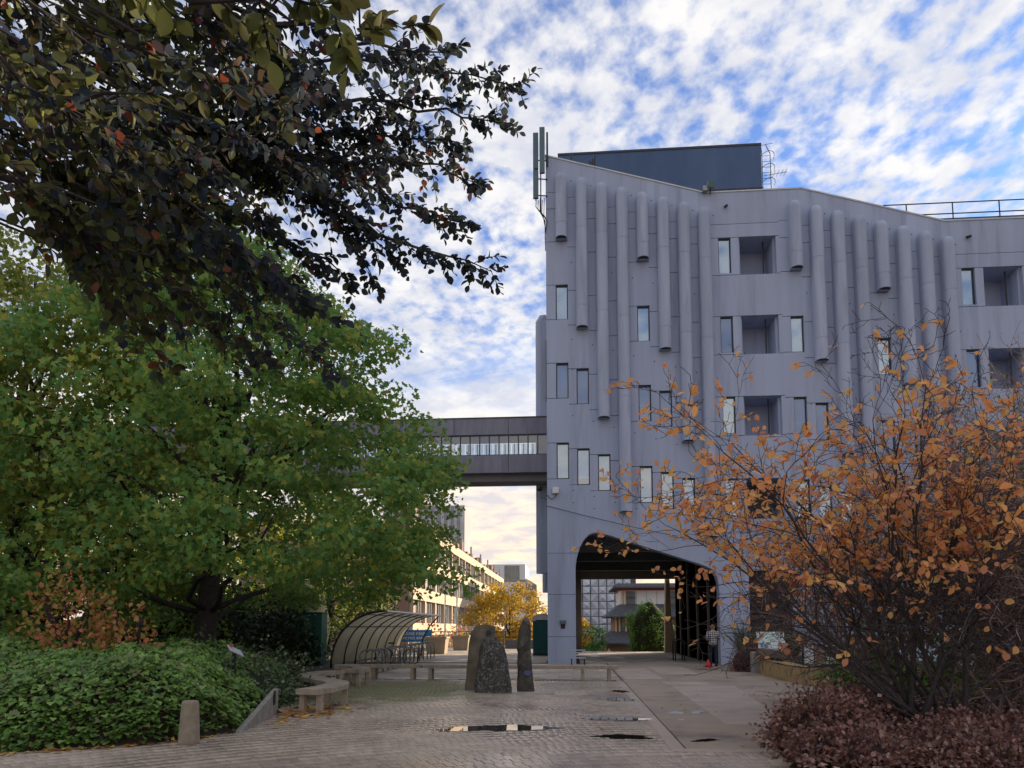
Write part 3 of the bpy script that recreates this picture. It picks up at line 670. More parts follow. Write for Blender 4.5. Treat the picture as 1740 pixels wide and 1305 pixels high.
fl = thing('flood_light', 'small dark floodlight bracket on the parapet below the plant room', 'light', (6.2, 31.8, 21.0))
MB().box(5.95, 6.15, 31.72, 31.96, 20.98, 21.2).build('junction_box', 'metal_grey', fl)
MB().rbox((6.3, 31.75, 21.25), .34, .2, .3, .3, .3).build('lamp_head', 'antenna', fl, bevel=.02)
MB().tube([(6.3, 31.9, 20.9), (6.3, 31.85, 21.45)], .03, 6).build('bracket', 'metal_black', fl)
for x, z in ((6.95, 20.35), (17.2, 18.45)):
    sp = thing('roof_spout', 'small dark drain spout high on the wall ' + ('left of the second duct group' if x < 10 else 'near the right edge'), 'spout', (x, FY, z), 'roof drain spouts')
    MB().tube([(x, FY + .05, z), (x + .03, FY - .22, z - .1)], .06, 8).build('pipe', 'metal_black', sp)
# tie holes
th = MB()
for k in range(2):
    for i in range(8):
        for z in (21.9, 18.0, 14.4, 13.0, 10.9, 7.55, 7.0):
            if rnd.random() < .8:
                x = -.38 + 10.28 * k + .907 * i + .45; zz = z - 1.83 * k - .28 * i
                if 6.3 < x < 7.4 and zz < 8: continue
                if zz < roof_z(x) - .3: th.add([(x + .028 * math.cos(t), FY - .002, zz + .028 * math.sin(t)) for t in [math.pi * j / 4 for j in range(8)]], [tuple(range(8))])
tag(th.build('tie_holes', 'joint_dark', bld), kind='stuff')
# ducts on the left flank, seen edge-on
for y, zt, zb, pj in ((35.6, 17.0, 4.15, .55), (37.2, 16.3, 3.3, .32)):
    sd = MB(); n = 10
    sd.box(XL - pj + .15, XL + .01, y - .28, y + .28, zb, zt - .2)
    sd.tube([(XL - pj + .17, y, zb - .001), (XL - pj + .17, y, zt - .25), (XL - pj + .26, y, zt - .08), (XL - pj + .45, y, zt)], [.285, .285, .26, .18], 14)
    o = sd.build('side_duct', 'concrete_duct', bld)
    MB().box(XL - .13, XL - .06, y - .62, y - .3, 12.6, 15.6).build('window', 'frame_dark', bld)
# lamp box, loop cable and the long cable on the front
lb = thing('wall_lamp', 'small white lamp box with looped cable on the building corner', 'lamp', (-.72, FY, 7.45))
MB().box(-.84, -.56, FY - .2, FY - .002, 7.4, 7.66).build('lamp_case', 'white_plastic', lb, bevel=.02)
MB().tube([(-.66, FY - .1, 7.41), (-.72, FY - .1, 7.25), (-.85, FY - .08, 7.16), (-.98, FY - .06, 7.22), (-1.05, FY - .05, 7.34), (-1.16, FY - .03, 7.3)], .016, 5).build('cable', 'metal_black', lb)
cb = MB().tube([(-1.12, FY - .06, 6.85), (-.9, FY - .05, 6.82), (.5, FY - .12, 6.42), (2.4, FY - .16, 5.93), (4.2, FY - .12, 5.52), (6.4, FY - .04, 5.08)], .012, 4)
tag(cb.build('cable', 'metal_black', origin=(-1.1, FY, 6.8)), 'thin black cable sagging across the wall above the arch', 'cable')
cc = thing('security_camera', 'dark security camera on the flank just below the bridge', 'camera', (-1.5, 33.5, 7.6))
MB().tube([(-1.1, 33.5, 7.4), (-1.45, 33.4, 7.5), (-1.48, 33.4, 7.8)], .03, 6).build('arm', 'metal_grey', cc)
MB().lathe((-1.48, 33.4, 7.78), [(.02, 0), (.12, .04), (.13, .16), (.08, .24), (.01, .26)], 10).build('camera_dome', 'metal_black', cc, smooth=True)
kn = thing('notice_box', 'small pale notice holder fixed to the left leg of the arch', 'sign', (-.42, FY, 1.75))
MB().box(-.56, -.28, FY - .1, FY - .002, 1.72, 1.86).build('holder', 'antenna', kn)
MB().box(-.52, -.33, FY - .012, FY - .003, 1.5, 1.7).build('notice', 'timber_dark', kn)
# passage interior
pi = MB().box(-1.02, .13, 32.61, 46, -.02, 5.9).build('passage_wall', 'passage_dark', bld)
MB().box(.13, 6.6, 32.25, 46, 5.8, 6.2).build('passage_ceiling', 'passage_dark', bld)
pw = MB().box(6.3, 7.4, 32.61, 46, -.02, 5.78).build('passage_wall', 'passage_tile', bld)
for y in (34.6, 37.6, 40.6, 43.4): MB().box(6.2, 6.3, y, y + .2, -.02, 5.75).build('fin', 'passage_tile', pw)
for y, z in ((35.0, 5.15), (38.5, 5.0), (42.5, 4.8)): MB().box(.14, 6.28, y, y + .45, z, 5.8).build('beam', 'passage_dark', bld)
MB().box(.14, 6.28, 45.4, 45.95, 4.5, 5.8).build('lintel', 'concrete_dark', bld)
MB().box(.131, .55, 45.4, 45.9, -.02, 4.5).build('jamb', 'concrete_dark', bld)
MB().prism([(5.62, -.02), (6.35, -.02), (6.05, 2.2), (5.98, 4.6), (5.75, 4.6)], 46.05, 46.6).build('buttress', 'planter_conc', bld)

# ------------------------------------------------------------------ the link bridge
br = thing('link_bridge', 'enclosed concrete link bridge with a long window strip high between the buildings', 'bridge', (-14, 35, 8.5))
BX0, BX1 = -30.0, XL - .005
MB().box(BX0, BX1, 34.0, 35.75, 10.66, 11.45).build('roof_beam', 'bridge_conc', br)
MB().box(BX0, BX1, 34.0, 35.75, 8.82, 9.66).build('floor_beam', 'bridge_conc', br)
MB().box(BX0, BX1, 34.3, 35.5, 8.45, 8.82).build('soffit_beam', 'concrete_dark', br)
MB().box(BX0, BX1, 33.97, 34.3, 11.45, 11.5).build('coping', 'frame_dark', br)
MB().box(BX0, BX1, 34.04, 34.10, 10.60, 10.66).box(BX0, BX1, 34.04, 34.1, 9.66, 9.70).build('window_rail', 'frame_dark', br)
for i in range(7):
    x = BX1 - 1.9 - 2.6 * i
    MB().box(x, x + .025, 33.994, 34.0, 10.68, 11.43).build('seam', 'frame_dark', br); MB().box(x, x + .025, 33.994, 34.0, 8.84, 9.64).build('seam', 'frame_dark', br)
mu = MB().box(0, .05, 0, .09, 9.70, 10.6).mesh('mullion', 'frame_dark'); mu2 = MB().box(0, .045, 0, .07, 9.70, 10.6).mesh('mullion', 'frame_dark')
pn = MB().box(.05, .46, .04, .05, 9.70, 10.6).mesh('pane', 'bridge_glass')
for i in range(28):
    x = BX1 - .06 - .46 * (i + 1)
    link('mullion', mu, br, (x, 34.03, 0)); link('mullion', mu2, br, (x + .15, 35.6, 0))
    link('pane', pn, br, (x, 34.03, 0)); link('pane', pn, br, (x, 35.6, 0))
MB().box(BX0, BX1 - 12.95, 34.05, 35.7, 9.7, 10.6).build('wall', 'bridge_conc', br)

# ------------------------------------------------------------------ far buildings on the left
def place_rows(mesh, name, parent, pts):
    for p in pts: link(name, mesh, parent, p)
lbld = thing('long_building', 'long low sunlit building with pale bands and chimney stacks receding behind the plaza', 'building', (-18, 105, -2.5))
LX = -14.0
MB().box(-30, LX - .4, 64, 150, -2.48, 11.0).build('core_wall', 'bld_brick', lbld)
for z0, z1 in ((10.2, 11.2), (7.1, 8.3), (4.0, 5.1), (.7, 1.9)):
    MB().box(LX - .41, LX, 64, 150, z0, z1).build('band', 'bld_peach', lbld)
for z0, z1 in ((8.3, 10.2), (5.1, 7.1), (1.9, 4.0)):
    h = z1 - z0; wmz = MB().box(-.1, 0, .12, 1.75, .1, h - .1).mesh('window', 'bld_window'); pz = MB().box(-.39, .02, 0, .34 + .02, 0, h).mesh('pier', 'bld_peach'); fz = MB().box(-.05, .05, -.03, .03, .05, h - .05).mesh('mullion', 'bld_white')
    for i in range(33):
        y = 64.3 + 2.6 * i
        o = link('window', wmz, lbld, (LX - .28, y + .3, z0))
        if i % 2 == 0: link('pier', pz, lbld, (LX - .02, y - .1, z0))
        link('mullion', fz, o, (LX - .22, y + 1.2, z0))
wb = MB().box(-.1, 0, 0, 4.6, 0, 2.9).mesh('window', 'bld_window')
for i in range(16): link('window', wb, lbld, (LX - .3, 64.5 + 5.1 * i, -2.4))
for i in range(16):
    y = 70 + 5.2 * i + rnd.uniform(-.8, .8); h = rnd.uniform(.9, 2.2)
    MB().box(LX - 2.2, LX - 1.2, y, y + rnd.uniform(.8, 1.8), 11.0, 11.2 + h).build('chimney', 'bld_brick', lbld)
    if i % 2: MB().tube([(LX - 1.0, y + 2.4, 11), (LX - 1.0, y + 2.4, 13.4)], .14, 6).build('flue', 'bld_grey', lbld)
tw = thing('ribbed_tower', 'grey ribbed concrete tower rising behind the long sunlit building', 'building', (-38, 197, -2.5))
MB().box(-50, -28.2, 190.4, 204, -2.48, 33.4).build('wall', 'bld_grey', tw)
for i in range(12): MB().box(-48 + 1.7 * i, -47.2 + 1.7 * i, 190, 190.41, -2.4, 33.3).build('rib', 'bld_grey_light', tw)
eb = thing('end_building', 'white panelled building with dark upper window closing the end of the street', 'building', (-15, 182, -2.5))
MB().box(-24, -11.2, 175, 190, -2.48, 16.4).build('wall', 'bld_white', eb)
MB().box(-16.2, -12.6, 174.9, 175, 12.8, 16.1).build('window', 'bld_window', eb)
for x in (-15.3, -14.4, -13.5): MB().box(x - .05, x + .05, 174.8, 174.91, 12.8, 16.1).build('mullion', 'bld_grey', eb)
MB().box(-24, -11.1, 174.85, 174.98, 12.2, 12.7).build('band', 'bld_window', eb)
MB().prism([(-11.2, -2.4), (-8.5, -2.4), (-8.5, 11.5), (-11.2, 13.2)], 176, 192).build('side_wing', 'bld_peach', eb)
for z in (4.0, 7.3, 10.3): MB().box(-11, -8.7, 175.9, 176.01, z, z + 1.3).build('window', 'bld_window', eb)

# ------------------------------------------------------------------ buildings beyond the passage
fb = thing('faceted_building', 'pale blue building clad in folded square panels beyond the passage', 'building', (0, 116, -2.5))
MB().box(-.9, 9.4, 110.3, 122, -2.48, 13).build('wall', 'bld_roof', fb)
pw_, ph_ = 1.2, 1.13
fms = []
for q, (ax, az) in enumerate(((.5, .5), (.15, .85), (.85, .15), (.85, .85))):
    a, b, c, d, e = (0, 0, 0), (pw_ - .14, 0, 0), (pw_ - .14, 0, ph_ - .10), (0, 0, ph_ - .10), (ax * (pw_ - .14), -.42, az * (ph_ - .1))
    fms.append(MB().add([a, b, c, d, e], [(0, 1, 4), (1, 2, 4), (2, 3, 4), (3, 0, 4)]).mesh('facade_panel', 'facet'))
for i in range(8):
    for j in range(11): link('facade_panel', fms[(i * 3 + j * 2 + (i * j) % 3) % 4], fb, (.05 + pw_ * i - .9, 110.28, -.3 + ph_ * j))
pg = thing('tiered_pavilion', 'small tiered building with dark skirt roofs and cream posts seen through the passage', 'building', (9, 90, -2.5))
def skirt(x0, y0, zlow, inset, zhi):
    x1, y1 = 18, 98
    b = MB(); b.add([(x0, y0, zlow), (x1, y0, zlow), (x1, y1, zlow), (x0, y1, zlow), (x0 + inset, y0 + inset, zhi), (x1 - inset, y0 + inset, zhi), (x1 - inset, y1 - inset, zhi), (x0 + inset, y1 - inset, zhi),
                     (x0, y0, zlow - .16), (x1, y0, zlow - .16), (x1, y1, zlow - .16), (x0, y1, zlow - .16)],
                    [(0, 1, 5, 4), (1, 2, 6, 5), (2, 3, 7, 6), (3, 0, 4, 7), (4, 5, 6, 7), (8, 9, 1, 0), (9, 10, 2, 1), (10, 11, 3, 2), (11, 8, 0, 3), (11, 10, 9, 8)])
    return b.build('roof', 'bld_roof', pg)
MB().box(4.0, 17, 86.2, 97, -2.48, -.3).build('wall', 'bld_brick', pg); skirt(2.55, 84.6, -.25, 2.35, 1.08)
MB().box(4.9, 16, 87.0, 96, 1.0, 2.75).build('wall', 'bld_brick', pg); skirt(3.8, 85.4, 2.8, 1.75, 4.2)
MB().box(5.6, 15.6, 87.2, 95, 4.1, 5.8).build('wall', 'bld_white', pg)
MB().box(5.5, 15.7, 87.1, 95.1, 5.8, 6.15).build('band', 'bld_red', pg); skirt(4.7, 86.0, 6.2, .5, 6.6)
for x in (4.95, 5.35, 6.1, 7.4): MB().box(x, x + .16, 86.8, 86.99, 1.0, 2.7).build('post', 'bld_cream', pg)
for x in (5.62, 6.0): MB().box(x, x + .18, 87.0, 87.19, 4.15, 5.75).build('post', 'bld_cream', pg)
for x in (6.3, 11.0): 
    o = MB().box(x, x + 1.0, 87.1, 87.195, 4.2, 5.7).build('window', 'bld_window', pg); MB().box(x - .02, x + 1.02, 87.05, 87.1, 4.9, 5.0).build('transom', 'frame_dark', o)
for x in (7.4, 8.6, 9.8): MB().box(x, x + .05, 87.15, 87.195, 4.15, 5.75).build('joint', 'bld_grey', pg)
for x in (5.7, 6.5): MB().box(x, x + .5, 86.9, 86.995, 1.2, 2.6).build('window', 'bld_window', pg)

# ------------------------------------------------------------------ trees and plants
def crown(name, pts_fn, n, per, rad, size, tpl, m, parent, flat=.7, sv=.3):
    C = np.array([pts_fn() for _ in range(n)]); rr = nrg.uniform(.7, 1.3, n) * rad
    P_, D_, U_ = clump_leaves(C, rr, per, flat)
    return leaves(name, P_, D_, U_, size * nrg.uniform(1 - sv, 1 + sv, len(P_)), tpl, m, parent)
def limb(mb, a, b, r0, r1, n=5, wob=.15, sides=7, sag=0.0):
    a, b = Vector(a), Vector(b); ln = (b - a).length; pts = []
    for i in range(n + 1):
        t = i / n; p = a.lerp(b, t)
        if 0 < i < n: p += Vector((rnd.gauss(0, 1), rnd.gauss(0, 1), rnd.gauss(0, .6))) * ln * wob * .25
        p.z += sag * math.sin(math.pi * t) * ln; pts.append(p)
    mb.tube(pts, [r0 + (r1 - r0) * i / n for i in range(n + 1)], sides); return pts

# the large maple and its neighbours
def maple(name, label, base, R_of_z, zlo, zhi, n, per, leafm, size, group=None, seed=1, shell=.55, lowr=0):
    t = thing(name, label, 'tree', base, group)
    tr = MB(); limb(tr, base, (base[0] + .3, base[1], base[2] + zhi * .45), .34, .2, 5, .06, 10)
    top = limb(tr, (base[0] + .3, base[1], base[2] + zhi * .45), (base[0], base[1] + .3, base[2] + zhi * .92), .2, .04, 5, .08, 8)
    for k in range(26):
        z = rnd.uniform(1.6, zhi * .8); ang = rnd.uniform(0, 6.28); rr = R_of_z(min(z + 1.5, zhi)) * .82
        b = (base[0] + rr * math.cos(ang), base[1] + rr * math.sin(ang), base[2] + z + 1.4)
        pp = limb(tr, (base[0] + .15, base[1], base[2] + max(1.3, z * .75)), b, .09, .02, 6, .12, 6)
        for q in pp[2:5]:
            d = Vector((rnd.gauss(0, 1), rnd.gauss(0, 1), rnd.gauss(.2, .5))); limb(tr, q, q + d.normalized() * rnd.uniform(.8, 1.8), .03, .01, 3, .15, 5)
    tr.build('trunk', 'bark', t, smooth=True)
    def pt():
        while True:
            z = rnd.uniform(zlo, zhi); rm = R_of_z(z)
            if rnd.random() > (rm / 8.0): continue
            a = rnd.uniform(0, 6.28); u = rnd.random()
            if z < lowr and math.cos(a) > -.15: continue
            f = (u ** .5) if rnd.random() > shell else rnd.uniform(.78, 1.0)
            lump = 1 + .10 * math.sin(3 * a + z) + .08 * math.sin(5 * a - 1.7 * z)
            return (base[0] + rm * f * lump * math.cos(a), base[1] + rm * f * lump * math.sin(a), base[2] + z)
    crown('crown', pt, n, per, .78, size, MAPLE, leafm, t, .5)
    return t
def prof(tab):
    xs = [q[0] for q in tab]; ys = [q[1] for q in tab]
    return lambda z: float(np.interp(z, xs, ys))
maple('maple_tree', 'big green maple spreading over the bike shelter', (-10.6, 20.5, 0), prof([(1.3, 6.0), (2.6, 7.2), (5, 7.4), (7.4, 6.5), (10.0, 4.6), (12.0, 2.9), (13.6, .6)]), 1.3, 13.5, 680, 105, 'leaf_maple', .135, lowr=2.6)
maple('maple_tree', 'olive green maple at the left edge behind the ivy bank', (-17.5, 21.5, 0), prof([(2.0, 4.0), (4, 6.2), (8, 6.2), (12, 3.5), (14.5, .4)]), 2.2, 14, 520, 64, 'leaf_maple_far', .15)
maple('maple_tree', 'green tree behind the bike shelter', (-16.0, 47, 0), prof([(1.0, 3.4), (4, 4.6), (8, 4.0), (11, .5)]), 1.0, 10.8, 220, 45, 'leaf_maple_far', .22)
maple('maple_tree', 'yellowing tree far left behind the two maples', (-22, 36, 0), prof([(1.0, 5), (4, 7.0), (9, 6.5), (13, 3), (15, .4)]), 1.0, 14.5, 300, 40, 'leaf_maple_far', .24)

# dark evergreen shrubs in the shade under the maples
def bush(name, label, cat, c, rx, ry, h, n, size, tpl, m, group=None, core=True, lump=.15, stemm='bark'):
    t = thing(name, label, cat, c, group)
    sm = MB()
    for k in range(6):
        a = rnd.uniform(0, 6.28); limb(sm, (c[0] + .1 * math.cos(a), c[1] + .1 * math.sin(a), c[2] - .05), (c[0] + rx * .5 * math.cos(a), c[1] + ry * .5 * math.sin(a), c[2] + h * .75), .035, .012, 4, .12, 5)
    sm.build('stem', stemm, t)
    d = unit(n); d[:, 2] = np.abs(d[:, 2]) * 1.0 
    ph = nrg.random(4) * 6.28
    az = np.arctan2(d[:, 1], d[:, 0])
    rr = (1 + lump * np.sin(3 * az + ph[0] + 2 * d[:, 2]) + lump * .8 * np.sin(7 * az + ph[1] - 4 * d[:, 2])) * np.where(nrg.random(n) < .1, nrg.uniform(1.0, 1.2, n), nrg.uniform(.7, 1.02, n))
    Pq = np.array(c) + d * rr[:, None] * np.array([rx, ry, h]); Pq[:, 2] = np.maximum(Pq[:, 2], c[2] + .03)
    low = nrg.random(n) < .25
    Pq[low, 2] = c[2] + nrg.random(low.sum()) * h * .35
    D_ = d + unit(n) * .9; U_ = d * .8 + unit(n) * .6 + np.array([0, 0, .4])
    leaves('foliage', Pq, D_, U_, size * nrg.uniform(.7, 1.3, n), tpl, m, t)
    if core:
        MB().lathe((c[0], c[1], c[2] - .02), [(.6 * rx, 0), (.68 * rx, h * .3), (.58 * rx, h * .55), (.3 * rx, h * .72), (.05, h * .76)], 14, 1, ry / rx).build('dark_core', 'brown_core' if m in ('leaf_berberis', 'heather') else 'leaf_core', t, smooth=True)  # solid dark core, darkens the gaps between the leaves
    return t
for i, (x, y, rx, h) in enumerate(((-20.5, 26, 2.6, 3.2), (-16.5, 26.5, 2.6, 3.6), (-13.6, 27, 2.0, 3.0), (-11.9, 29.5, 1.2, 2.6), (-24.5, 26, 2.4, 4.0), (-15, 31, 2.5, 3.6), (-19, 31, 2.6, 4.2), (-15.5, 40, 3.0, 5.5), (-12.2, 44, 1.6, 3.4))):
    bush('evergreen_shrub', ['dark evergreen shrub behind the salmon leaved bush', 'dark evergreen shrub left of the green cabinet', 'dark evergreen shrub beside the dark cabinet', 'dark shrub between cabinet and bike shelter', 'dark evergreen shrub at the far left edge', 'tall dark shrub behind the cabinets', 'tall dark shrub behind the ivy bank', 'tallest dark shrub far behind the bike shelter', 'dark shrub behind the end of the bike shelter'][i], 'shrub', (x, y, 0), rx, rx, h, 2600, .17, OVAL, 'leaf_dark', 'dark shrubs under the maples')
rb = bush('salmon_shrub', 'shrub with salmon and bronze autumn leaves above the ivy bank', 'shrub', (-9.75, 13.6, 1.1), .95, .6, 1.6, 760, .105, OVAL, 'leaf_red', core=False)
rb2 = bush('salmon_shrub', 'low spray of salmon leaves right of the bronze shrub', 'shrub', (-8.55, 13.6, 1.15), .55, .4, .85, 200, .10, OVAL, 'leaf_red', core=False)

# ivy bank in its raised bed
EDGE = [(-16, 7.6), (-9, 8.45), (-7.2, 8.95), (-5.9, 9.75), (-5.3, 10.5), (-5.12, 11.3), (-5.6, 13.3)]
def edge_y(x):
    return float(np.interp(x, [p[0] for p in EDGE[:6]], [p[1] for p in EDGE[:6]]))
def bank_h(x, y):
    d = min(y - edge_y(x), (-5.15 - .19 * (y - 11) - x) * 1.1 if y > 10.4 else 9)
    if d <= 0: return 0.0
    h = 1.0 * (1 - math.exp(-d * 1.5)) + .035 * d
    h += .09 * math.sin(1.7 * x + .6 * y) + .07 * math.sin(2.9 * y - 1.3 * x) + .05 * math.sin(5.1 * x + 3.3 * y) + .04 * math.sin(7.7 * x - 4.1 * y)
    return max(0.02, min(h, 1.45))
nx, ny = 60, 60; gv = []; gf = []
for j in range(ny + 1):
    for i in range(nx + 1):
        x = -18 + 13.2 * i / nx; y = 7.5 + 11.5 * j / ny; gv.append((x, y, max(-.05, bank_h(x, y) - .10)))
for j in range(ny):
    for i in range(nx): a = j * (nx + 1) + i; gf.append((a, a + 1, a + nx + 2, a + nx + 1))
tag(MB().add(gv, gf).build('planting_bed', 'soil', smooth=True), kind='structure')
Pi, Di, Ui = [], [], []
while len(Pi) < 30000:
    x = rnd.uniform(-13.2, -4.9); y = 8.2 + rnd.random() ** 1.3 * 8.8
    if x / y < -.9 or x / y > -.3: continue
    h = bank_h(x, y)
    if h <= .03: continue
    gx = (bank_h(x + .08, y) - bank_h(x - .08, y)) / .16; gy = (bank_h(x, y + .08) - bank_h(x, y - .08)) / .16
    if rnd.random() > math.sqrt(1 + gx * gx + gy * gy) / 2.2: continue
    nrm = Vector((-gx, -gy, 1)).normalized()
    k = rnd.uniform(-.12, .09); Pi.append((x + nrm.x * k, y + nrm.y * k, h + nrm.z * k))
    dn = Vector((gx, gy, 0)) * -1 + Vector((rnd.gauss(0, .5), rnd.gauss(-.5, .5), -.55)); Di.append(tuple(dn))
    Ui.append((nrm.x * .5 + rnd.gauss(0, .3), nrm.y * .5 + rnd.gauss(0, .3), nrm.z * .8 + .3))
iv = leaves('ivy', Pi, Di, Ui, nrg.uniform(.045, .115, len(Pi)), IVY, 'leaf_ivy')
tag(iv, 'dense green ivy covering the raised bank', 'ivy')
bush('cotoneaster_bush', 'grey green small leaved bush behind the curved bench', 'shrub', (-6.6, 14.4, 0), 1.05, 1.7, .98, 3800, .075, OVAL, 'leaf_coton')
bush('cotoneaster_bush', 'grey green low bush in front of the green cabinet', 'shrub', (-8.4, 18.4, 0), 1.7, 1.8, 1.05, 3400, .09, OVAL, 'leaf_coton')
bush('cotoneaster_bush', 'dark green ground shrubs around the small sign post', 'shrub', (-8.6, 15.3, .4), 1.6, 1.5, .9, 3200, .09, OVAL, 'leaf_dark')
wd_ = thing('wedge_wall', 'concrete wedge ended retaining wall at the corner of the ivy bank', 'wall', (-5.2, 12.2, 0))
wv = [(-5.02, 11.0, -.02), (-5.42, 13.35, -.02), (-5.42, 13.35, .46), (-5.03, 11.05, .03)]
MB().add(wv + [(x - .09, y - .02, z) for x, y, z in wv], [(0, 1, 2, 3), (7, 6, 5, 4), (0, 4, 5, 1), (1, 5, 6, 2), (2, 6, 7, 3), (3, 7, 4, 0)]).build('wall', 'wedge_conc', wd_)
MB().add([(-5.345, 12.95, .2), (-5.365, 13.07, .2), (-5.365, 13.07, .45), (-5.345, 12.95, .45), (-5.335, 12.95, .2), (-5.355, 13.07, .2), (-5.355, 13.07, .45), (-5.335, 12.95, .45)], [(4, 5, 6, 7), (0, 3, 2, 1), (0, 1, 5, 4), (2, 3, 7, 6), (1, 2, 6, 5), (3, 0, 4, 7)]).build('slot_plate', 'metal_black', wd_)
ps = thing('plant_sign', 'small tilted plaque on a dark post among the ivy', 'sign', (-6.4, 13.6, .8))
MB().box(-6.44, -6.38, 13.58, 13.64, .6, 1.12).build('post', 'metal_black', ps)
pq = MB().rbox((-6.36, 13.55, 1.14), .30, .22, .02, .9, .0); pv = [Vector(v) - Vector((-6.36, 13.55, 1.14)) for v in pq.v]
mrot = Matrix.Rotation(R(38), 3, 'Y'); pq.v = [tuple(mrot @ v + Vector((-6.36, 13.55, 1.14))) for v in pv]
pqo = pq.build('plaque', 'bld_grey_light', ps)
MB().rbox((-6.47, 13.55, 1.24), .05, .2, .025, .9).build('red_strip', 'red_plastic', ps)
bo = thing('bollard', 'short tapered stone bollard in front of the ivy bank', 'bollard', (-5.25, 9.87, 0))
MB().lathe((-5.25, 9.87, -.02), [(.142, 0), (.140, .06), (.113, .56), (.108, .59), (.09, .603), (.01, .606)], 24).build('shaft', 'bollard_stone', bo, smooth=True)

# fallen leaves
def scatter(n, fn, size, m, name, lab, z=.008, tpl=MAPLE):
    Pq = [fn() for _ in range(n)]; Pq = [(x, y, z + rnd.uniform(0, .012)) for x, y in Pq]; d = unit(n); d[:, 2] *= .12
    u = unit(n) * .25 + np.array([0, 0, 1]); return tag(leaves(name, Pq, d, u, size * nrg.uniform(.6, 1.3, n), tpl, m), lab, 'leaves')
scatter(150, lambda: (rnd.gauss(-5.0, .35), rnd.gauss(13.4, .75)), .12, 'leaf_fallen', 'fallen_leaves', 'yellow fallen leaves drifted beside the curved bench')
scatter(130, lambda: (lambda x: (x, edge_y(x) - abs(rnd.gauss(0, .12)) - .02))(rnd.uniform(-8, -5.1)), .085, 'leaf_fallen', 'fallen_leaves', 'brown and orange leaves along the foot of the ivy bank')
scatter(55, lambda: (rnd.uniform(-5.2, 1.2), rnd.uniform(8.6, 19)), .05, 'leaf_fallen', 'fallen_leaves', 'few scattered leaves on the open block paving')
scatter(90, lambda: (rnd.uniform(1.6, 6), rnd.uniform(10.2, 29)), .055, 'leaf_fallen', 'fallen_leaves', 'few scattered leaves on the tarmac path', .012)
scatter(110, lambda: (2.75 + .42 * (yy := rnd.uniform(0, 6)) * .8 - abs(rnd.gauss(0, .22)), 10.4 + yy), .06, 'leaf_litter', 'fallen_leaves', 'brown leaves blown out along the edge of the shrub bed', .012)
pmk = thing('painted_mark', 'worn white painted survey mark on the tarmac path', 'marking', (2.1, 14, 0))
for pts in ([(1.72, 14.0), (1.9, 14.35), (2.05, 14.2), (2.0, 13.9)], [(2.15, 14.0), (2.3, 14.4), (2.5, 14.45), (2.45, 14.3), (2.35, 14.2), (2.3, 13.95)], [(1.8, 13.0), (1.9, 13.0), (1.9, 13.12), (1.8, 13.12)]): MB().slab(pts, -.01, .0065).build('paint_stroke', 'bld_grey_light', pmk)
# ------------------------------------------------------------------ seats
def ribbon_bench(name, label, pts, wid, top=.45, th=.10, legs=(0, -1), group='benches round the paved circle'):
    pts = [Vector((x, y, 0)) for x, y in pts]
    # smooth with catmull-rom
    sm = []
    for i in range(len(pts) - 1):
        p0, p1, p2, p3 = pts[max(i - 1, 0)], pts[i], pts[i + 1], pts[min(i + 2, len(pts) - 1)]
        for k in range(8):
            t = k / 8; sm.append(.5 * ((2 * p1) + (p2 - p0) * t + (2 * p0 - 5 * p1 + 4 * p2 - p3) * t * t + (3 * p1 - p0 - 3 * p2 + p3) * t ** 3))
    sm.append(pts[-1])
    t = thing(name, label, 'bench', tuple(sm[len(sm) // 2]), group)
    v = []; f = []
    for i, p in enumerate(sm):
        d = (sm[min(i + 1, len(sm) - 1)] - sm[max(i - 1, 0)]).normalized(); n = Vector((-d.y, d.x, 0)) * wid / 2
        for q in (p + n, p - n):
            v += [(q.x, q.y, top - th), (q.x, q.y, top - .012), (q.x + (p.x - q.x) * .05, q.y + (p.y - q.y) * .05, top)]
    for i in range(len(sm) - 1):
        a = i * 6; b = a + 6
        f += [(a, b, b + 1, a + 1), (a + 1, b + 1, b + 2, a + 2), (a + 2, b + 2, b + 5, a + 5), (a + 5, b + 5, b + 4, a + 4), (a + 4, b + 4, b + 3, a + 3), (a + 3, b + 3, b, a)]
    f += [(0, 1, 2, 5, 4, 3), tuple(len(v) - 6 + k for k in (3, 4, 5, 2, 1, 0))]
    MB().add(v, f).build('seat', 'bench_stone', t)
    for i in legs:
        i = i if i >= 0 else len(sm) + i; i = min(max(i, 1), len(sm) - 2)
        p = sm[i]; d = (sm[i + 1] - sm[i - 1]).normalized(); n = Vector((-d.y, d.x, 0)); rz = math.atan2(d.y, d.x)
        for sg in (-1, 1):
            c = p + n * sg * (wid / 2 - .06); MB().rbox((c.x, c.y, (top - th) / 2 - .01), .10, .10, top - th, rz).build('leg', 'bench_stone', t)
    return t
ribbon_bench('bench', 'serpentine stone bench nearest the ivy bank', [(-4.88, 13.35), (-4.76, 14.3), (-4.95, 15.3), (-5.75, 16.4), (-6.35, 17.4), (-6.45, 18.4), (-6.2, 19.2)], .47, legs=(2, 12, 30, 46))
ribbon_bench('bench', 'short curved stone bench joining the serpentine to the straight one', [(-6.0, 19.6), (-5.9, 20.4), (-6.3, 21.2), (-6.9, 21.6)], .5, legs=(2, 12, 22))
ribbon_bench('bench', 'straight stone bench in front of the bike racks', [(-7.2, 22.15), (-6, 22.15), (-4.55, 22.15)], .42, legs=(3, 8, 14))
ribbon_bench('bench', 'long straight stone bench behind the standing stones', [(-4.45, 22.15), (-2, 22.15), (1.32, 22.15)], .42, legs=(1, 13, 15))
sb = thing('slatted_seat', 'low slatted seat against the left leg of the arch', 'bench', (.2, 30.6, 0))
for i in range(4): MB().box(-.1, .52, 30.3 + .14 * i, 30.41 + .14 * i, .30 + .1 * i, .345 + .1 * i).build('slat', 'bld_grey_light', sb)
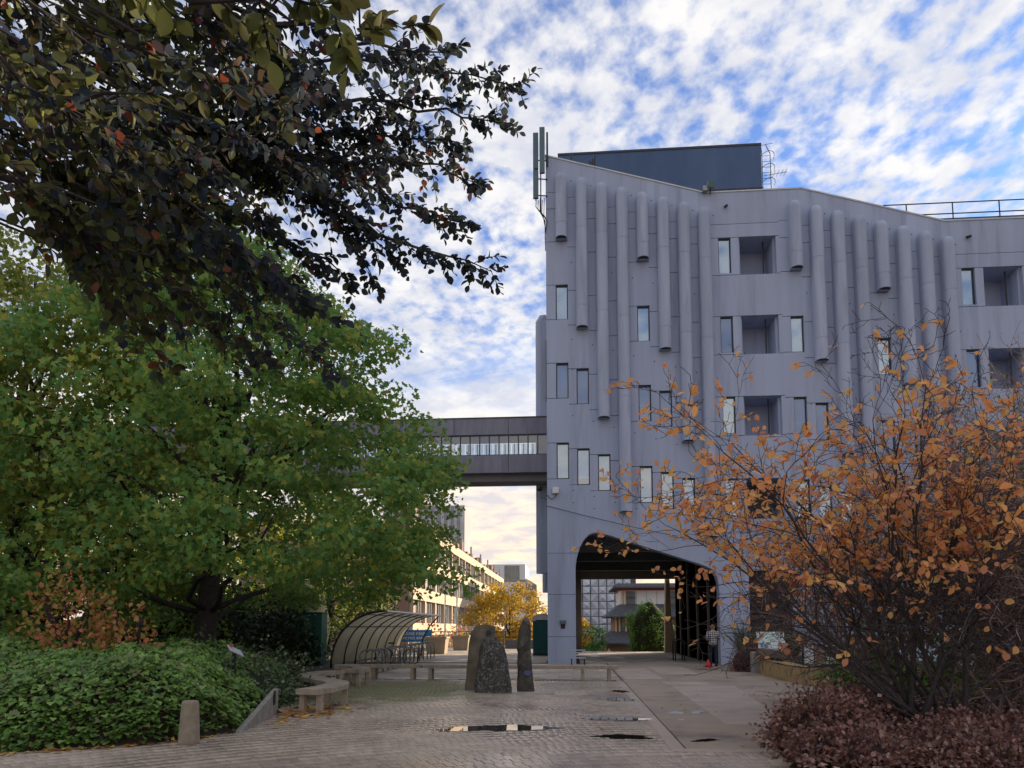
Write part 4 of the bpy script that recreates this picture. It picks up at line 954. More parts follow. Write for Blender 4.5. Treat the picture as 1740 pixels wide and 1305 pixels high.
for x in (-.06, .46): MB().prism([(x - .02, 0), (x + .03, 0), (x + .03, .3), (x - .02, .3)], 30.35, 30.85).build('leg', 'metal_black', sb)

# ------------------------------------------------------------------ standing stones
def stone(name, label, m, rings, seed, holes=(), n=18):
    q = random.Random(seed); base = (rings[0][0], rings[0][1], 0); t = thing(name, label, 'stone', base, 'standing stones on the paving')
    mb = MB(); k = 0; dense = []
    for i in range(len(rings) - 1):
        for s in range(4): dense.append(tuple(rings[i][j] + (rings[i + 1][j] - rings[i][j]) * s / 4 for j in range(5)))
    dense.append(rings[-1])
    ph = [q.uniform(0, 6.28) for _ in range(8)]
    for (x, y, z, rx, ry) in dense:
        for j in range(n):
            a = 2 * math.pi * j / n; c, s = math.cos(a), math.sin(a)
            sq = (abs(c) ** 3.2 + abs(s) ** 3.2) ** (-1 / 3.2)
            kx = 1 + .05 * math.sin(3 * a + ph[0] + z * 2) + .04 * math.sin(5 * a + ph[1] - z * 5) + q.gauss(0, .018)
            mb.v.append((x + rx * c * sq * kx, y + ry * s * sq * kx, z + (q.gauss(0, .012) if z > .1 else 0)))
    for i in range(len(dense) - 1):
        for j in range(n): a = i * n + j; b = i * n + (j + 1) % n; mb.f.append((a, b, b + n, a + n))
    mb.f.append(tuple((len(dense) - 1) * n + j for j in range(n))); mb.f.append(tuple(range(n - 1, -1, -1)))
    b = mb.build('stone_body', m, t)
    for (hx, hy, hz, r1, r2) in holes:
        h = MB(); pts = [(hx + r1 * math.cos(a), hz + r2 * math.sin(a)) for a in [2 * math.pi * j / 12 for j in range(12)]]
        h.prism(pts, hy, hy + .12).build('hollow_shade', 'metal_black', b)  # black plug, the darkness of the hollow put into its colour
    return t
stone('standing_stone', 'tall flat stone with a hole near its top, behind the lichen stone', 'rock_brown', [(-2.36, 18.7, -.02, .38, .2), (-2.34, 18.7, .6, .34, .18), (-2.3, 18.7, 1.2, .31, .16), (-2.25, 18.7, 1.48, .30, .15), (-2.22, 18.7, 1.6, .24, .12), (-2.22, 18.7, 1.63, .15, .06)], 3, [(-2.12, 18.52, 1.42, .06, .09)])
stone('standing_stone', 'rounded lichen spotted boulder stone, broadest of the three', 'rock_lichen', [(-1.93, 18.05, -.02, .44, .3), (-1.93, 18.05, .25, .43, .29), (-1.95, 18.05, .7, .36, .25), (-1.98, 18.05, 1.1, .28, .2), (-2.0, 18.05, 1.3, .17, .13), (-2.0, 18.05, 1.37, .05, .05)], 5, [(-1.97, 17.785, .68, .065, .085)])
st3 = stone('standing_stone', 'slender upright stone with a small blue disc, right of the pair', 'rock', [(-1.17, 18.45, -.02, .21, .18), (-1.19, 18.45, .4, .185, .16), (-1.2, 18.45, .95, .165, .15), (-1.21, 18.45, 1.02, .17, .15), (-1.2, 18.45, 1.5, .15, .13), (-1.17, 18.45, 1.72, .1, .1), (-1.16, 18.45, 1.82, .04, .05)], 9)
MB().prism([(-1.12 + .085 * math.cos(a), .46 + .07 * math.sin(a)) for a in [2 * math.pi * j / 14 for j in range(14)]], 18.26, 18.32).build('disc', 'blue_disc', st3)
tag(MB().slab([(-2.9, 17.6), (-.45, 17.6), (-.45, 18.75), (-2.9, 18.75)], -.02, .006).build('stone_plinth', 'slab', origin=(-1.7, 18.2, 0)), 'thin flush slab under the three standing stones', 'slab')

# ------------------------------------------------------------------ bike shelter and racks
shl = thing('bike_shelter', 'curved bike shelter with black hoops and brown translucent panels', 'shelter', (-8.6, 33.5, 0))
def hoop_pt(t, y): return (-9.35 + 2.15 * (1 - math.cos(t)) ** 1.0, y, 2.2 * math.sin(t) ** .85)
SY = [28.1 + 1.6 * i for i in range(8)]
for y in SY:
    MB().tube([hoop_pt(math.pi / 2 * i / 14, y) for i in range(15)], .045, 7).build('hoop', 'metal_black', shl, smooth=True)
for i in range(7):
    v = []; f = []
    for k in range(15):
        for y in (SY[i] + .05, SY[i + 1] - .05): v.append(hoop_pt(math.pi / 2 * k / 14 + (.04 if k == 0 else 0), y))
    for k in range(14): f.append((2 * k, 2 * k + 1, 2 * k + 3, 2 * k + 2))
    MB().add(v, f).build('roof_panel', 'shelter_panel', shl, smooth=True)
for t in (.75, 1.2, math.pi / 2): MB().tube([hoop_pt(t, SY[0]), hoop_pt(t, SY[-1])], .032, 6).build('rail', 'metal_black', shl)
MB().tube([(-7.15, SY[0] - .2, 2.17), (-7.15, SY[-1] + .3, 2.17)], .06, 6).build('gutter', 'metal_grey', shl)
MB().tube([(-7.2, SY[-1], 2.15), (-7.7, SY[-1], 1.6), (-8.05, SY[-1], .9), (-8.15, SY[-1], 0)], .04, 6).build('end_post', 'metal_black', shl)
# racks
def rack_hoop(x, y, wd=.62, h=.78):
    return MB().tube([(x, y, 0), (x, y, h - .2)] + [(x + .2 - .2 * math.cos(a), y, h - .2 + .2 * math.sin(a)) for a in (.4, .8, 1.2, 1.57)] + [(x + wd - .2 + .2 * math.sin(a), y, h - .2 + .2 * math.cos(a)) for a in (.0, .4, .8, 1.2)] + [(x + wd, y, h - .2), (x + wd, y, 0)], .03, 7)
for g, (x, y0, n, stp) in enumerate(((-7.3, 25.0, 5, .75), (-7.5, 29.3, 5, .8), (-7.7, 33.9, 5, .9))):
    rk = thing('bike_rack', ['bike rack of steel hoops nearest the bench', 'middle bike rack with a parked bicycle', 'farthest bike rack under the shelter end'][g], 'bike rack', (x + .3, y0 + stp * 2, 0), 'hoop racks beside the shelter')
    for i in range(n): rack_hoop(x, y0 + stp * i).build('hoop', 'metal_grey', rk, smooth=True)
    MB().box(x - .03, x + .03, y0 - .2, y0 + stp * (n - 1) + .2, 0, .03).box(x + .59, x + .65, y0 - .2, y0 + stp * (n - 1) + .2, 0, .03).build('ground_bar', 'metal_grey', rk)
bk = thing('bicycle', 'dark bicycle locked in the middle rack', 'bicycle', (-7.2, 29.75, 0))
def wheel(cx, cy, r=.33):
    w_ = MB().tube([(cx + r * math.cos(a), cy, r + .02 + r * math.sin(a)) for a in [2 * math.pi * i / 24 for i in range(25)]], .02, 6, cap=False).build('wheel', 'metal_black', bk)
    s = MB()
    for i in range(10): a = 2 * math.pi * i / 10; s.tube([(cx, cy, r + .02), (cx + r * math.cos(a), cy, r + .02 + r * math.sin(a))], .004, 3)
    s.build('spokes', 'metal_grey', w_)
wheel(-7.6, 29.7); wheel(-6.58, 29.7)
MB().tube([(-7.6, 29.7, .35), (-7.35, 29.7, .85)], .018, 6).tube([(-7.6, 29.7, .35), (-7.15, 29.7, .3), (-6.75, 29.7, .8), (-7.36, 29.7, .78), (-7.15, 29.7, .3)], .018, 6).tube([(-6.58, 29.7, .35), (-6.75, 29.7, .8), (-6.79, 29.7, .98)], .018, 6).build('frame', 'metal_grey', bk)
MB().tube([(-6.85, 29.45, 1.02), (-6.78, 29.7, .99), (-6.85, 29.95, 1.02)], .015, 6).build('handlebar', 'metal_black', bk)
MB().rbox((-7.36, 29.7, .92), .26, .13, .06).build('saddle', 'metal_black', bk, bevel=.02)

# cabinets, planters, banner, toilet, fence
c1 = thing('utility_cabinet', 'dark green steel cabinet door in deep shade under the maple', 'cabinet', (-12.6, 30.6, 0))
MB().box(-13.6, -11.5, 30.9, 32.2, 0, 2.15).build('body', 'cabinet_dark', c1, bevel=.02)
MB().box(-12.55, -12.5, 30.88, 30.9, .1, 2.05).build('door_gap', 'metal_black', c1)
MB().rbox((-12.4, 30.87, 1.1), .04, .04, .2).build('handle', 'metal_grey', c1)
c2 = thing('utility_cabinet', 'tall teal green cabinet left of the bike shelter', 'cabinet', (-10.95, 30.4, 0))
MB().box(-11.42, -10.52, 30.3, 31.0, 0, 2.15).build('body', 'cabinet_green', c2, bevel=.015)
MB().box(-11.44, -10.5, 30.28, 31.02, 2.15, 2.2).build('lid', 'cabinet_green', c2)
MB().rbox((-10.65, 30.28, 1.1), .04, .04, .22).build('handle', 'metal_black', c2)
for i, (x, y, wd) in enumerate(((-7.98, 43.2, 1.2), (-7.5, 49.6, 1.1))):
    p = thing('planter', ['square pale concrete planter in front', 'square pale concrete planter farther back'][i], 'planter', (x, y, 0), 'concrete planters on the plaza')
    a, b = wd / 2 * .86, wd / 2; v = []
    for s, z in ((a, 0), (b, .88), (b + .06, .88), (b + .06, 1.0), (b - .06, 1.0), (b - .06, .9)): v += [(x - s, y - s, z), (x + s, y - s, z), (x + s, y + s, z), (x - s, y + s, z)]
    f = [(3, 2, 1, 0)]
    for k in range(5):
        for j in range(4): q = 4 * k + j; r2 = 4 * k + (j + 1) % 4; f.append((q, r2, r2 + 4, q + 4))
    f.append((20, 21, 22, 23)); MB().add(v, f).build('tub', 'planter_conc', p)
bn = thing('banner', 'blue banner with white lettering behind the bike shelter', 'banner', (-9.9, 46.5, 0))
MB().box(-11.3, -8.95, 46.4, 46.44, .62, 1.38).build('sheet', 'banner_blue', bn)
for x in (-11.3, -8.95): MB().tube([(x, 46.45, 0), (x, 46.45, 1.45)], .03, 6).build('post', 'metal_black', bn)
def text(s, loc, size, m, parent, rot=(R(90), 0, 0), name='lettering', align='CENTER'):
    cu = bpy.data.curves.new(name, 'FONT'); cu.body = s; cu.size = size; cu.align_x = align; cu.extrude = .002; cu.offset = .006
    o = bpy.data.objects.new(name, cu); COL.objects.link(o); dg = bpy.context.evaluated_depsgraph_get(); dg.update()
    me = bpy.data.meshes.new_from_object(o.evaluated_get(dg)); bpy.data.objects.remove(o); me.materials.clear(); me.materials.append(M[m])
    r_ = link(name, me, parent, loc); r_.rotation_euler = rot; return r_
text('PLEASE KEEP', (-10.1, 46.385, 1.06), .26, 'ink_white', bn); text('2 METRES APART', (-10.1, 46.385, .78), .23, 'ink_white', bn)
tl = thing('portable_toilet', 'dark teal portable toilet with a pale domed roof beside the building', 'toilet', (-1.65, 41.3, 0))
MB().box(-2.2, -1.1, 40.8, 41.9, .08, 2.02).build('body', 'toilet_green', tl, bevel=.03)
MB().box(-2.02, -1.28, 40.76, 40.8, .15, 1.95).build('door', 'toilet_green', tl)
MB().rbox((-1.36, 40.74, 1.05), .05, .04, .16).build('handle', 'metal_black', tl)
MB().prism([(-2.24, 1.9), (-1.06, 1.9)] + [(-1.65 + .59 * math.cos(a), 1.96 + .34 * math.sin(a)) for a in [math.pi * i / 10 for i in range(11)]], 40.76, 41.94).build('roof', 'toilet_roof', tl)
MB().box(-2.22, -1.08, 40.78, 41.92, 0, .08).build('base', 'metal_black', tl)
fn = thing('railing', 'black metal railing along the edge of the plaza', 'railing', (-6, 54.6, 0))
for z in (.95, .55): MB().tube([(-12, 54.6, z + .25), (-.95, 54.6, z + .25)], .03, 5).build('rail', 'metal_black', fn)
for i in range(9): MB().tube([(-12 + 1.38 * i, 54.6, 0), (-12 + 1.38 * i, 54.6, 1.24)], .035, 5).build('post', 'metal_black', fn)
lw = tag(MB().box(-4.9, -.95, 53.6, 53.95, -.02, .62).build('low_wall', 'concrete_dark', origin=(-3, 53.7, 0)), 'dark low wall in front of the plaza railing', 'wall')
bush('box_hedge', 'small clipped hedge in front of the railing', 'hedge', (-7.0, 53.4, 0), 1.0, .5, 1.25, 900, .12, OVAL, 'leaf_conifer')
for i, (x, y) in enumerate(((-10.1, 58.0), (-9.25, 58.6))):
    lp_ = thing('lamp_post', ['slim pale lamp post nearer the bike shelter, beyond the railing', 'slim pale lamp post nearer the golden tree, beyond the railing'][i], 'lamp post', (x, y, -2.5), 'slim pale posts beyond the railing')
    MB().tube([(x, y, -2.5), (x, y, 4.9)], .06, 8).build('pole', 'bld_white', lp_)
    MB().lathe((x, y, 4.85), [(.05, 0), (.16, .08), (.18, .22), (.04, .3)], 10).build('lantern', 'bld_grey', lp_)
# yellow tree, shrubs, conifer beyond
def round_tree(name, label, c, rx, h0, h1, n, per, size, m, tpl=OVAL, group=None, rad=.5, trunk=.12, flat=.6):
    t = thing(name, label, 'tree', c, group); tr = MB(); limb(tr, c, (c[0], c[1], c[2] + h1 * .8), trunk, trunk * .3, 5, .05, 8)
    for k in range(12):
        a = rnd.uniform(0, 6.28); z = rnd.uniform(h0 * .8, h1 * .6); limb(tr, (c[0], c[1], c[2] + z * .8), (c[0] + rx * .8 * math.cos(a), c[1] + rx * .8 * math.sin(a), c[2] + z + (h1 - z) * .45), trunk * .4, .015, 5, .14, 5)
    tr.build('trunk', 'bark', t)
    def pt():
        d = unit(1)[0]; f = rnd.uniform(.55, 1.0); lump = 1 + .13 * math.sin(4 * math.atan2(d[1], d[0]) + 3 * d[2])
        zc_ = (h0 + h1) / 2; return (c[0] + d[0] * rx * f * lump, c[1] + d[1] * rx * f * lump, c[2] + zc_ + d[2] * (h1 - h0) / 2 * f)
    crown('crown', pt, n, per, rad, size, tpl, m, t, flat); return t
round_tree('yellow_tree', 'golden yellow autumn tree beyond the plaza railing', (-5.4, 63, -2.5), 3.5, 1.6, 8.0, 190, 45, .21, 'leaf_yellow', rad=.6)
round_tree('yellow_tree', 'small yellow tree in the distance inside the passage view', (.9, 76, -2.5), 1.0, 2.2, 5.0, 40, 26, .2, 'leaf_yellow', rad=.35, trunk=.08)
round_tree('street_tree', 'dark green tree beside the small yellow one beyond the passage', (2.2, 84, -2.5), 1.6, .8, 4.3, 60, 30, .2, 'leaf_conifer', rad=.45)
for i, (x, y, rr) in enumerate(((-11.8, 62, 1.5), (-9.9, 66, 1.4), (-11.6, 72, 1.6))):
    bush('russet_shrub', ['russet shrub left of the golden tree', 'orange shrub between long building and golden tree', 'far russet shrub by the long building'][i], 'shrub', (x, y, -2.5), rr, rr, 4.2, 700, .24, OVAL, 'leaf_red', 'russet shrubs below the long building', core=False)
cn = round_tree('round_conifer', 'dense rounded green tree just outside the far end of the passage', (5.15, 50.2, -2.5), 1.5, 1.0, 5.95, 260, 62, .12, 'leaf_conifer', SLIM, rad=.3, flat=1.2)
MB().lathe((5.15, 50.2, -2.45), [(.3, .2), (1.15, 1.4), (1.25, 3.2), (.95, 4.8), (.3, 5.6), (.02, 5.7)], 14).build('dark_core', 'leaf_core', cn, smooth=True)  # solid dark body filling the middle of the crown

# bike stand and barrier inside the passage
ib = thing('barrier', 'black hoop barrier beside the right wall of the passage', 'barrier', (5.2, 35.5, 0))
for y in (35.0, 35.8): 
    k = rack_hoop(4.75, y, .42, 1.0); k.build('hoop', 'metal_black', ib, smooth=True)
MB().tube([(5.17, 35.4, .82), (6.28, 35.4, .82)], .03, 6).build('bar', 'metal_black', ib)
MB().tube([(5.9, 35.4, 0), (5.9, 35.4, 1.25)], .03, 6).build('post', 'metal_black', ib)

# ------------------------------------------------------------------ raised stone planter with map sign on the right
sw = thing('sandstone_wall', 'low yellow sandstone wall of the raised planter', 'wall', (6.3, 22.5, 0))
zz = [(6.15, 24.6), (6.18, 23.5), (6.22, 22.3), (6.3, 21.1), (6.42, 20.2)]
for i in range(4):
    (x0, y0), (x1, y1) = zz[i], zz[i + 1]; c = ((x0 + x1) / 2 + .17, (y0 + y1) / 2, .24 + .02 * (i % 2)); MB().rbox(c, .34, abs(y1 - y0) - .02, .52, math.atan2(x1 - x0, -(y1 - y0)) * 1.0).build('block', 'sandstone', sw, bevel=.03)
MB().slab([(6.5, 20.3), (12, 20.3), (12, 31.5), (7.55, 31.5), (6.5, 25)], -.02, .42).build('soil', 'soil', sw)
rs = thing('rock_bench', 'rough brown rock slab resting on stone blocks', 'rock', (6.8, 25.6, 0))
MB().add([(6.2 + .35 * (i // 2) + rnd.uniform(-.04, .04), 25.2 + (.75 if i % 2 else 0) + rnd.uniform(-.06, .06), .52 + rnd.uniform(-.03, .03)) for i in range(8)] + [(6.25 + .34 * (i // 2), 25.22 + (.7 if i % 2 else 0), .84 + rnd.uniform(-.04, .04)) for i in range(8)],
         [(0, 2, 10, 8), (2, 4, 12, 10), (4, 6, 14, 12), (1, 9, 11, 3), (3, 11, 13, 5), (5, 13, 15, 7), (8, 10, 11, 9), (10, 12, 13, 11), (12, 14, 15, 13), (0, 8, 9, 1), (6, 7, 15, 14), (0, 1, 3, 2), (2, 3, 5, 4), (4, 5, 7, 6)]).build('slab', 'log_stone', rs, bevel=.03)
MB().box(6.3, 6.6, 25.3, 25.8, -.02, .55).build('block', 'sandstone', rs, bevel=.04)
MB().box(6.95, 7.2, 25.3, 25.8, -.02, .55).build('block', 'sandstone', rs, bevel=.04)
gs = tag(MB().box(6.2, 6.6, 26.2, 26.7, -.02, .72).build('stone_block', 'stone_grey', origin=(6.4, 26.4, 0), bevel=.04), 'grey squared stone behind the rock slab', 'stone')
bush('heather', 'russet brown heather spilling beside the person', 'shrub', (6.05, 27.1, 0), .52, .5, 1.02, 2600, .05, SLIM, 'heather')
bush('heather', 'brown heather clump on the rock planter below the map', 'shrub', (6.9, 27.5, .3), .9, .5, .85, 2400, .06, SLIM, 'heather')
def grassy(name, label, c, n, h, m, sp=.5, wdt=.012):
    t = thing(name, label, 'plant', c); mb = MB()
    for i in range(n):
        a = rnd.uniform(0, 6.28); s = rnd.uniform(.2, 1) * sp; hh = h * rnd.uniform(.6, 1.1)
        mb.tube([(c[0], c[1], c[2]), (c[0] + s * .4 * math.cos(a), c[1] + s * .4 * math.sin(a), c[2] + hh * .6), (c[0] + s * math.cos(a), c[1] + s * math.sin(a), c[2] + hh)], [wdt, wdt * .8, .002], 3)
    o = mb.build('blades', m, t); return t
grassy('rosemary_plant', 'spiky grey green plant against the right leg of the arch', (6.45, 28.6, .3), 260, 1.45, 'leaf_coton', .95, .009)
grassy('rosemary_plant', 'spiky grey green plant right of the map sign', (7.9, 27.2, .4), 220, 1.2, 'leaf_coton', .8, .009)
mp_ = thing('map_sign', 'tilted map board on a dark post above the stone planter', 'sign', (6.9, 26.6, .4))
def tilt(pts, c, a):
    m_ = Matrix.Rotation(a, 3, 'X'); return [tuple(m_ @ Vector(p) + Vector(c)) for p in pts]
def tbox(x0, x1, z0, z1, y0, y1): k = MB().box(x0, x1, y0, y1, z0, z1); k.v = tilt(k.v, (6.9, 26.5, 1.1), R(-28)); return k
bd = tbox(-.47, .47, -.34, .34, -.02, .03).build('board', 'white_plastic', mp_)
tbox(-.44, .44, -.30, .31, -.028, -.021).build('map_sheet', 'map_print', bd)
tbox(-.02, .22, -.24, -.02, -.034, -.029).build('inset_frame', 'ink_white', bd); tbox(.02, .18, -.21, -.05, -.04, -.035).build('inset_map', 'map_print', bd)
for a, b, c_, d in ((-.40, -.30, -.27, -.10), (-.27, -.16, -.28, -.16), (.27, .40, -.26, -.12)): tbox(a, b, c_, d, -.034, -.029).build('map_block', 'map_blue', bd)
for x in (-.3, .3): MB().tube([(6.9 + x, 26.6, .3), (6.9 + x, 26.58, 1.0)], .04, 6).build('post', 'metal_black', mp_)
bx = thing('poster_box', 'white and rust red panels behind the sandstone wall', 'sign', (8.0, 24.4, .4))
for x, m in ((7.35, 'white_plastic'), (7.66, 'red_plastic'), (8.02, 'white_plastic')): 
    MB().box(x, x + (.28 if m != 'red_plastic' else .33), 24.3, 24.36, .42, 1.0).build('panel', 'bld_brick' if m == 'red_plastic' else m, bx)
MB().box(7.3, 8.35, 24.37, 24.42, .4, 1.04).build('back_board', 'metal_black', bx)
bg_ = thing('red_cone', 'small red cone on the ground beside the person', 'cone', (5.27, 29.6, 0))
MB().lathe((5.27, 29.6, .03), [(.13, 0), (.10, .08), (.03, .27), (.02, .29)], 14).build('cone', 'red_plastic', bg_, smooth=True)
MB().box(5.09, 5.45, 29.42, 29.78, 0, .03).build('base', 'red_plastic', bg_)

# ------------------------------------------------------------------ people
def skinned(name, nodes, edges, m, parent, sub=2, root=0, smooth=True):
    me = bpy.data.meshes.new(name); me.from_pydata([q[:3] for q in nodes], edges, []); ob = bpy.data.objects.new(name, me); COL.objects.link(ob)
    md = ob.modifiers.new('skin', 'SKIN'); md.use_smooth_shade = True
    for i, q in enumerate(nodes):
        rx, ry = q[3] if isinstance(q[3], tuple) else (q[3], q[3])
        me.skin_vertices[0].data[i].radius = (rx, ry); me.skin_vertices[0].data[i].use_root = (i == root)
    s = ob.modifiers.new('sub', 'SUBSURF'); s.levels = sub; s.render_levels = sub
    dg = bpy.context.evaluated_depsgraph_get(); dg.update(); nm_ = bpy.data.meshes.new_from_object(ob.evaluated_get(dg)); bpy.data.objects.remove(ob)
    nm_.name = name; nm_.materials.clear(); nm_.materials.append(M[m])
    nm_.polygons.foreach_set('use_smooth', [True] * len(nm_.polygons))
    return link(name, nm_, parent, (0, 0, 0), world=False)
def person(label, loc, rz, h, top, legs, hair, detail=True, group='people'):
    t = thing('person', label, 'person', loc, group, rz); k = h / 1.7
    S = lambda *a: tuple(v * k for v in a[:3]) + ((tuple(q * k for q in a[3]) if isinstance(a[3], tuple) else a[3] * k),)
    body = [S(0, 0, .92, (.145, .10)), S(0, .0, 1.12, (.13, .095)), S(0, 0, 1.34, (.16, .10)), S(0, -.01, 1.45, (.06, .06)), S(0, 0, 1.52, (.058, .06)), S(0, .01, 1.60, (.078, .095)), S(0, .01, 1.67, (.062, .075)),
            S(-.09, 0, .86, .085), S(-.10, .01, .48, .058), S(-.11, -.01, .10, .04), S(-.115, .12, .035, .035), S(.09, 0, .86, .085), S(.10, .02, .48, .058), S(.11, .0, .10, .04), S(.115, .13, .035, .035),
            S(-.19, 0, 1.38, .055), S(-.26, -.02, 1.12, .042), S(-.17, .20, 1.08, .033), S(-.11, .27, 1.12, .03), S(.19, 0, 1.38, .055), S(.26, -.02, 1.12, .042), S(.18, .20, 1.06, .033), S(.12, .27, 1.12, .03)]
    ed = [(0, 1), (1, 2), (2, 3), (3, 4), (4, 5), (5, 6), (0, 7), (7, 8), (8, 9), (9, 10), (0, 11), (11, 12), (12, 13), (13, 14), (2, 15), (15, 16), (16, 17), (17, 18), (2, 19), (19, 20), (20, 21), (21, 22)]
    bo_ = skinned('body', body, ed, 'skin', t, 2)
    g = .016
    shirt = [S(0, 0, .86, (.175, .135)), S(0, 0, 1.0, (.16, .125)), S(0, 0, 1.14, (.15, .12)), S(0, 0, 1.34, (.172, .118)), S(0, -.005, 1.42, (.085, .08)), S(-.19, 0, 1.375, .072), S(-.265, -.02, 1.12, .06), S(-.185, .17, 1.085, .047), S(.19, 0, 1.375, .072), S(.265, -.02, 1.12, .06), S(.195, .17, 1.065, .047)]
    skinned('shirt', shirt, [(0, 1), (1, 2), (2, 3), (3, 4), (3, 5), (5, 6), (6, 7), (3, 8), (8, 9), (9, 10)], top, t, 2)
    tr_ = [S(0, 0, .90, (.15, .11)), S(-.09, 0, .82, .095), S(-.10, .01, .48, .072), S(-.11, -.01, .07, .058), S(.09, 0, .82, .095), S(.10, .02, .48, .072), S(.11, 0, .07, .058)]
    skinned('trousers', tr_, [(0, 1), (1, 2), (2, 3), (0, 4), (4, 5), (5, 6)], legs, t, 2)
    for sx in (-1, 1):
        sh_ = MB().add([(sx * .115 * k + dx * k, dy * k, dz * k) for dx, dy, dz in ((-.05, -.08, 0), (.05, -.08, 0), (.05, .2, 0), (-.05, .2, 0), (-.045, -.075, .09), (.045, -.075, .09), (.04, .19, .045), (-.04, .19, .045), )], [(3, 2, 1, 0), (4, 5, 6, 7), (0, 1, 5, 4), (1, 2, 6, 5), (2, 3, 7, 6), (3, 0, 4, 7)])
        link('shoe', sh_.mesh('shoe', 'metal_black'), t, (0, 0, 0), world=False)
    hr = [S(0, -.012, 1.69, (.078, .09)), S(0, -.03, 1.62, (.094, .09)), S(0, -.045, 1.53, (.085, .06)), S(0, -.05, 1.47, (.06, .035))]
    skinned('hair', hr, [(0, 1), (1, 2), (2, 3)], hair, t, 2)
    fc = MB(); fc.lathe((0, .115 * k, 1.585 * k), [(.004 * k, 0), (.014 * k, .005 * k), (.008 * k, .04 * k), (.002 * k, .045 * k)], 6)
    link('nose', fc.mesh('nose', 'skin'), bo_, (0, 0, 0), world=False)
    for sx in (-1, 1):
        link('eye', MB().rbox((sx * .03 * k, .098 * k, 1.625 * k), .02 * k, .012 * k, .01 * k).mesh('eye', 'metal_black'), bo_, (0, 0, 0), world=False)
        link('ear', MB().rbox((sx * .082 * k, .0, 1.60 * k), .02 * k, .04 * k, .06 * k).mesh('ear', 'skin'), bo_, (0, 0, 0), world=False)
    link('mouth', MB().rbox((0, .10 * k, 1.565 * k), .04 * k, .008 * k, .008 * k).mesh('mouth', 'red_plastic'), bo_, (0, 0, 0), world=False)
    # hands: palm with five fingers, half closed in front
    for sx in (-1, 1):
        px, py, pz = sx * .12 * k, .27 * k, 1.12 * k; hn = MB()
        hn.rbox((px, py + .03 * k, pz), .07 * k, .085 * k, .026 * k)
        for q in range(4):
            x = px + (q - 1.5) * .018 * k; ln = (.06, .072, .068, .052)[q] * k
            hn.tube([(x, py + .07 * k, pz), (x, py + .07 * k + ln * .5, pz + .012 * k), (x, py + .07 * k + ln * .7, pz + .045 * k)], [.0085 * k, .008 * k, .006 * k], 5)
        hn.tube([(px - sx * .035 * k, py + .01 * k, pz), (px - sx * .06 * k, py + .04 * k, pz + .02 * k), (px - sx * .055 * k, py + .07 * k, pz + .035 * k)], [.011 * k, .01 * k, .007 * k], 5)
        link('hand', hn.mesh('hand', 'skin'), bo_, (0, 0, 0), world=False)
    return t
person('person in a checked shirt and dark jeans standing with their back turned by the arch', (5.62, 30.4, 0), R(4), 1.68, 'shirt_plaid', 'denim', 'hair_blonde')
person('tiny distant person in pink beside the pavilion', (3.95, 82, -2.5), R(180), 1.7, 'shirt_pink', 'denim', 'hair_dark', group='distant people')
person('tiny distant dark clothed person at the left of the passage view', (1.55, 72, -2.5), R(150), 1.75, 'shirt_dark', 'denim', 'hair_dark', group='distant people')

# ------------------------------------------------------------------ branching plants on the right
def grow(mb, p, d, ln, r, lev, maxlev, tips, prm, bud=None):
    """recursive branch; tips collects (point, direction, level)"""
    p = Vector(p); d = Vector(d).normalized(); n = prm['seg'][lev]; pts = [p.copy()]; rad = [r]; cur = d.copy()
    for i in range(n):
        cur = (cur + Vector((rnd.gauss(0, 1), rnd.gauss(0, 1), rnd.gauss(0, 1))) * prm['wob'][lev] + Vector((0, 0, prm['up'][lev]))).normalized()
        p = p + cur * ln / n; pts.append(p.copy()); rad.append(max(prm['rmin'], r * (1 - .72 * (i + 1) / n)))
        if lev < maxlev and i >= prm['start'][lev]:
            for _ in range(prm['kids'][lev]):
                if rnd.random() < prm['prob'][lev]:
                    ax = cur.orthogonal().normalized(); ax.rotate(Matrix.Rotation(rnd.uniform(0, 6.28), 3, cur)); nd = cur.copy(); nd.rotate(Matrix.Rotation(R(rnd.uniform(*prm['ang'])), 3, ax))
                    grow(mb, p, nd, ln * rnd.uniform(*prm['ratio']) * (1 - .35 * i / n), max(prm['rmin'], rad[-1] * .62), lev + 1, maxlev, tips, prm)
        if lev >= maxlev - 1: tips.append((p.copy(), cur.copy(), lev))
    mb.tube(pts, rad, 7 if lev == 0 else (5 if lev == 1 else 3), cap=False)
ot = thing('orange_shrub_tree', 'many stemmed small tree with sparse orange autumn leaves', 'tree', (5.25, 11.3, .1))
prm = dict(seg=[9, 6, 5, 4], wob=[.10, .17, .22, .25], up=[.03, .03, .02, .02], rmin=.004, start=[2, 1, 1, 0], kids=[2, 1, 1, 1], prob=[1, .95, .85, 0], ang=(28, 66), ratio=(.30, .48))
stm = MB(); tips = []
targets = [(1.5, 11.0, 4.4), (1.6, 11.3, 3.2), (1.95, 10.6, 5.2), (2.4, 11.2, 5.9), (2.2, 10.4, 3.9), (3.0, 11.8, 6.3), (3.6, 10.8, 6.2), (4.2, 11.6, 6.3), (4.9, 10.7, 6.0), (5.6, 11.8, 6.0), (6.4, 11.0, 5.9), (7.2, 11.4, 5.8), (7.9, 11.2, 4.9), (8.2, 10.9, 3.8), (3.1, 10.0, 3.1), (6.6, 10.2, 3.6), (5.0, 9.8, 3.9), (4.2, 10.0, 4.7)]
for i, T in enumerate(targets):
    a = rnd.uniform(0, 6.28); b = Vector((5.25 + .38 * math.cos(a), 11.3 + .3 * math.sin(a), .05)); v = Vector(T) - b
    d0 = (v.normalized() + Vector((0, 0, .10))).normalized(); prm['up'][0] = -.010
    grow(stm, b, d0, v.length * (.86 if T[0] < 2.6 else .74), rnd.uniform(.022, .043), 0, 3, tips, prm)
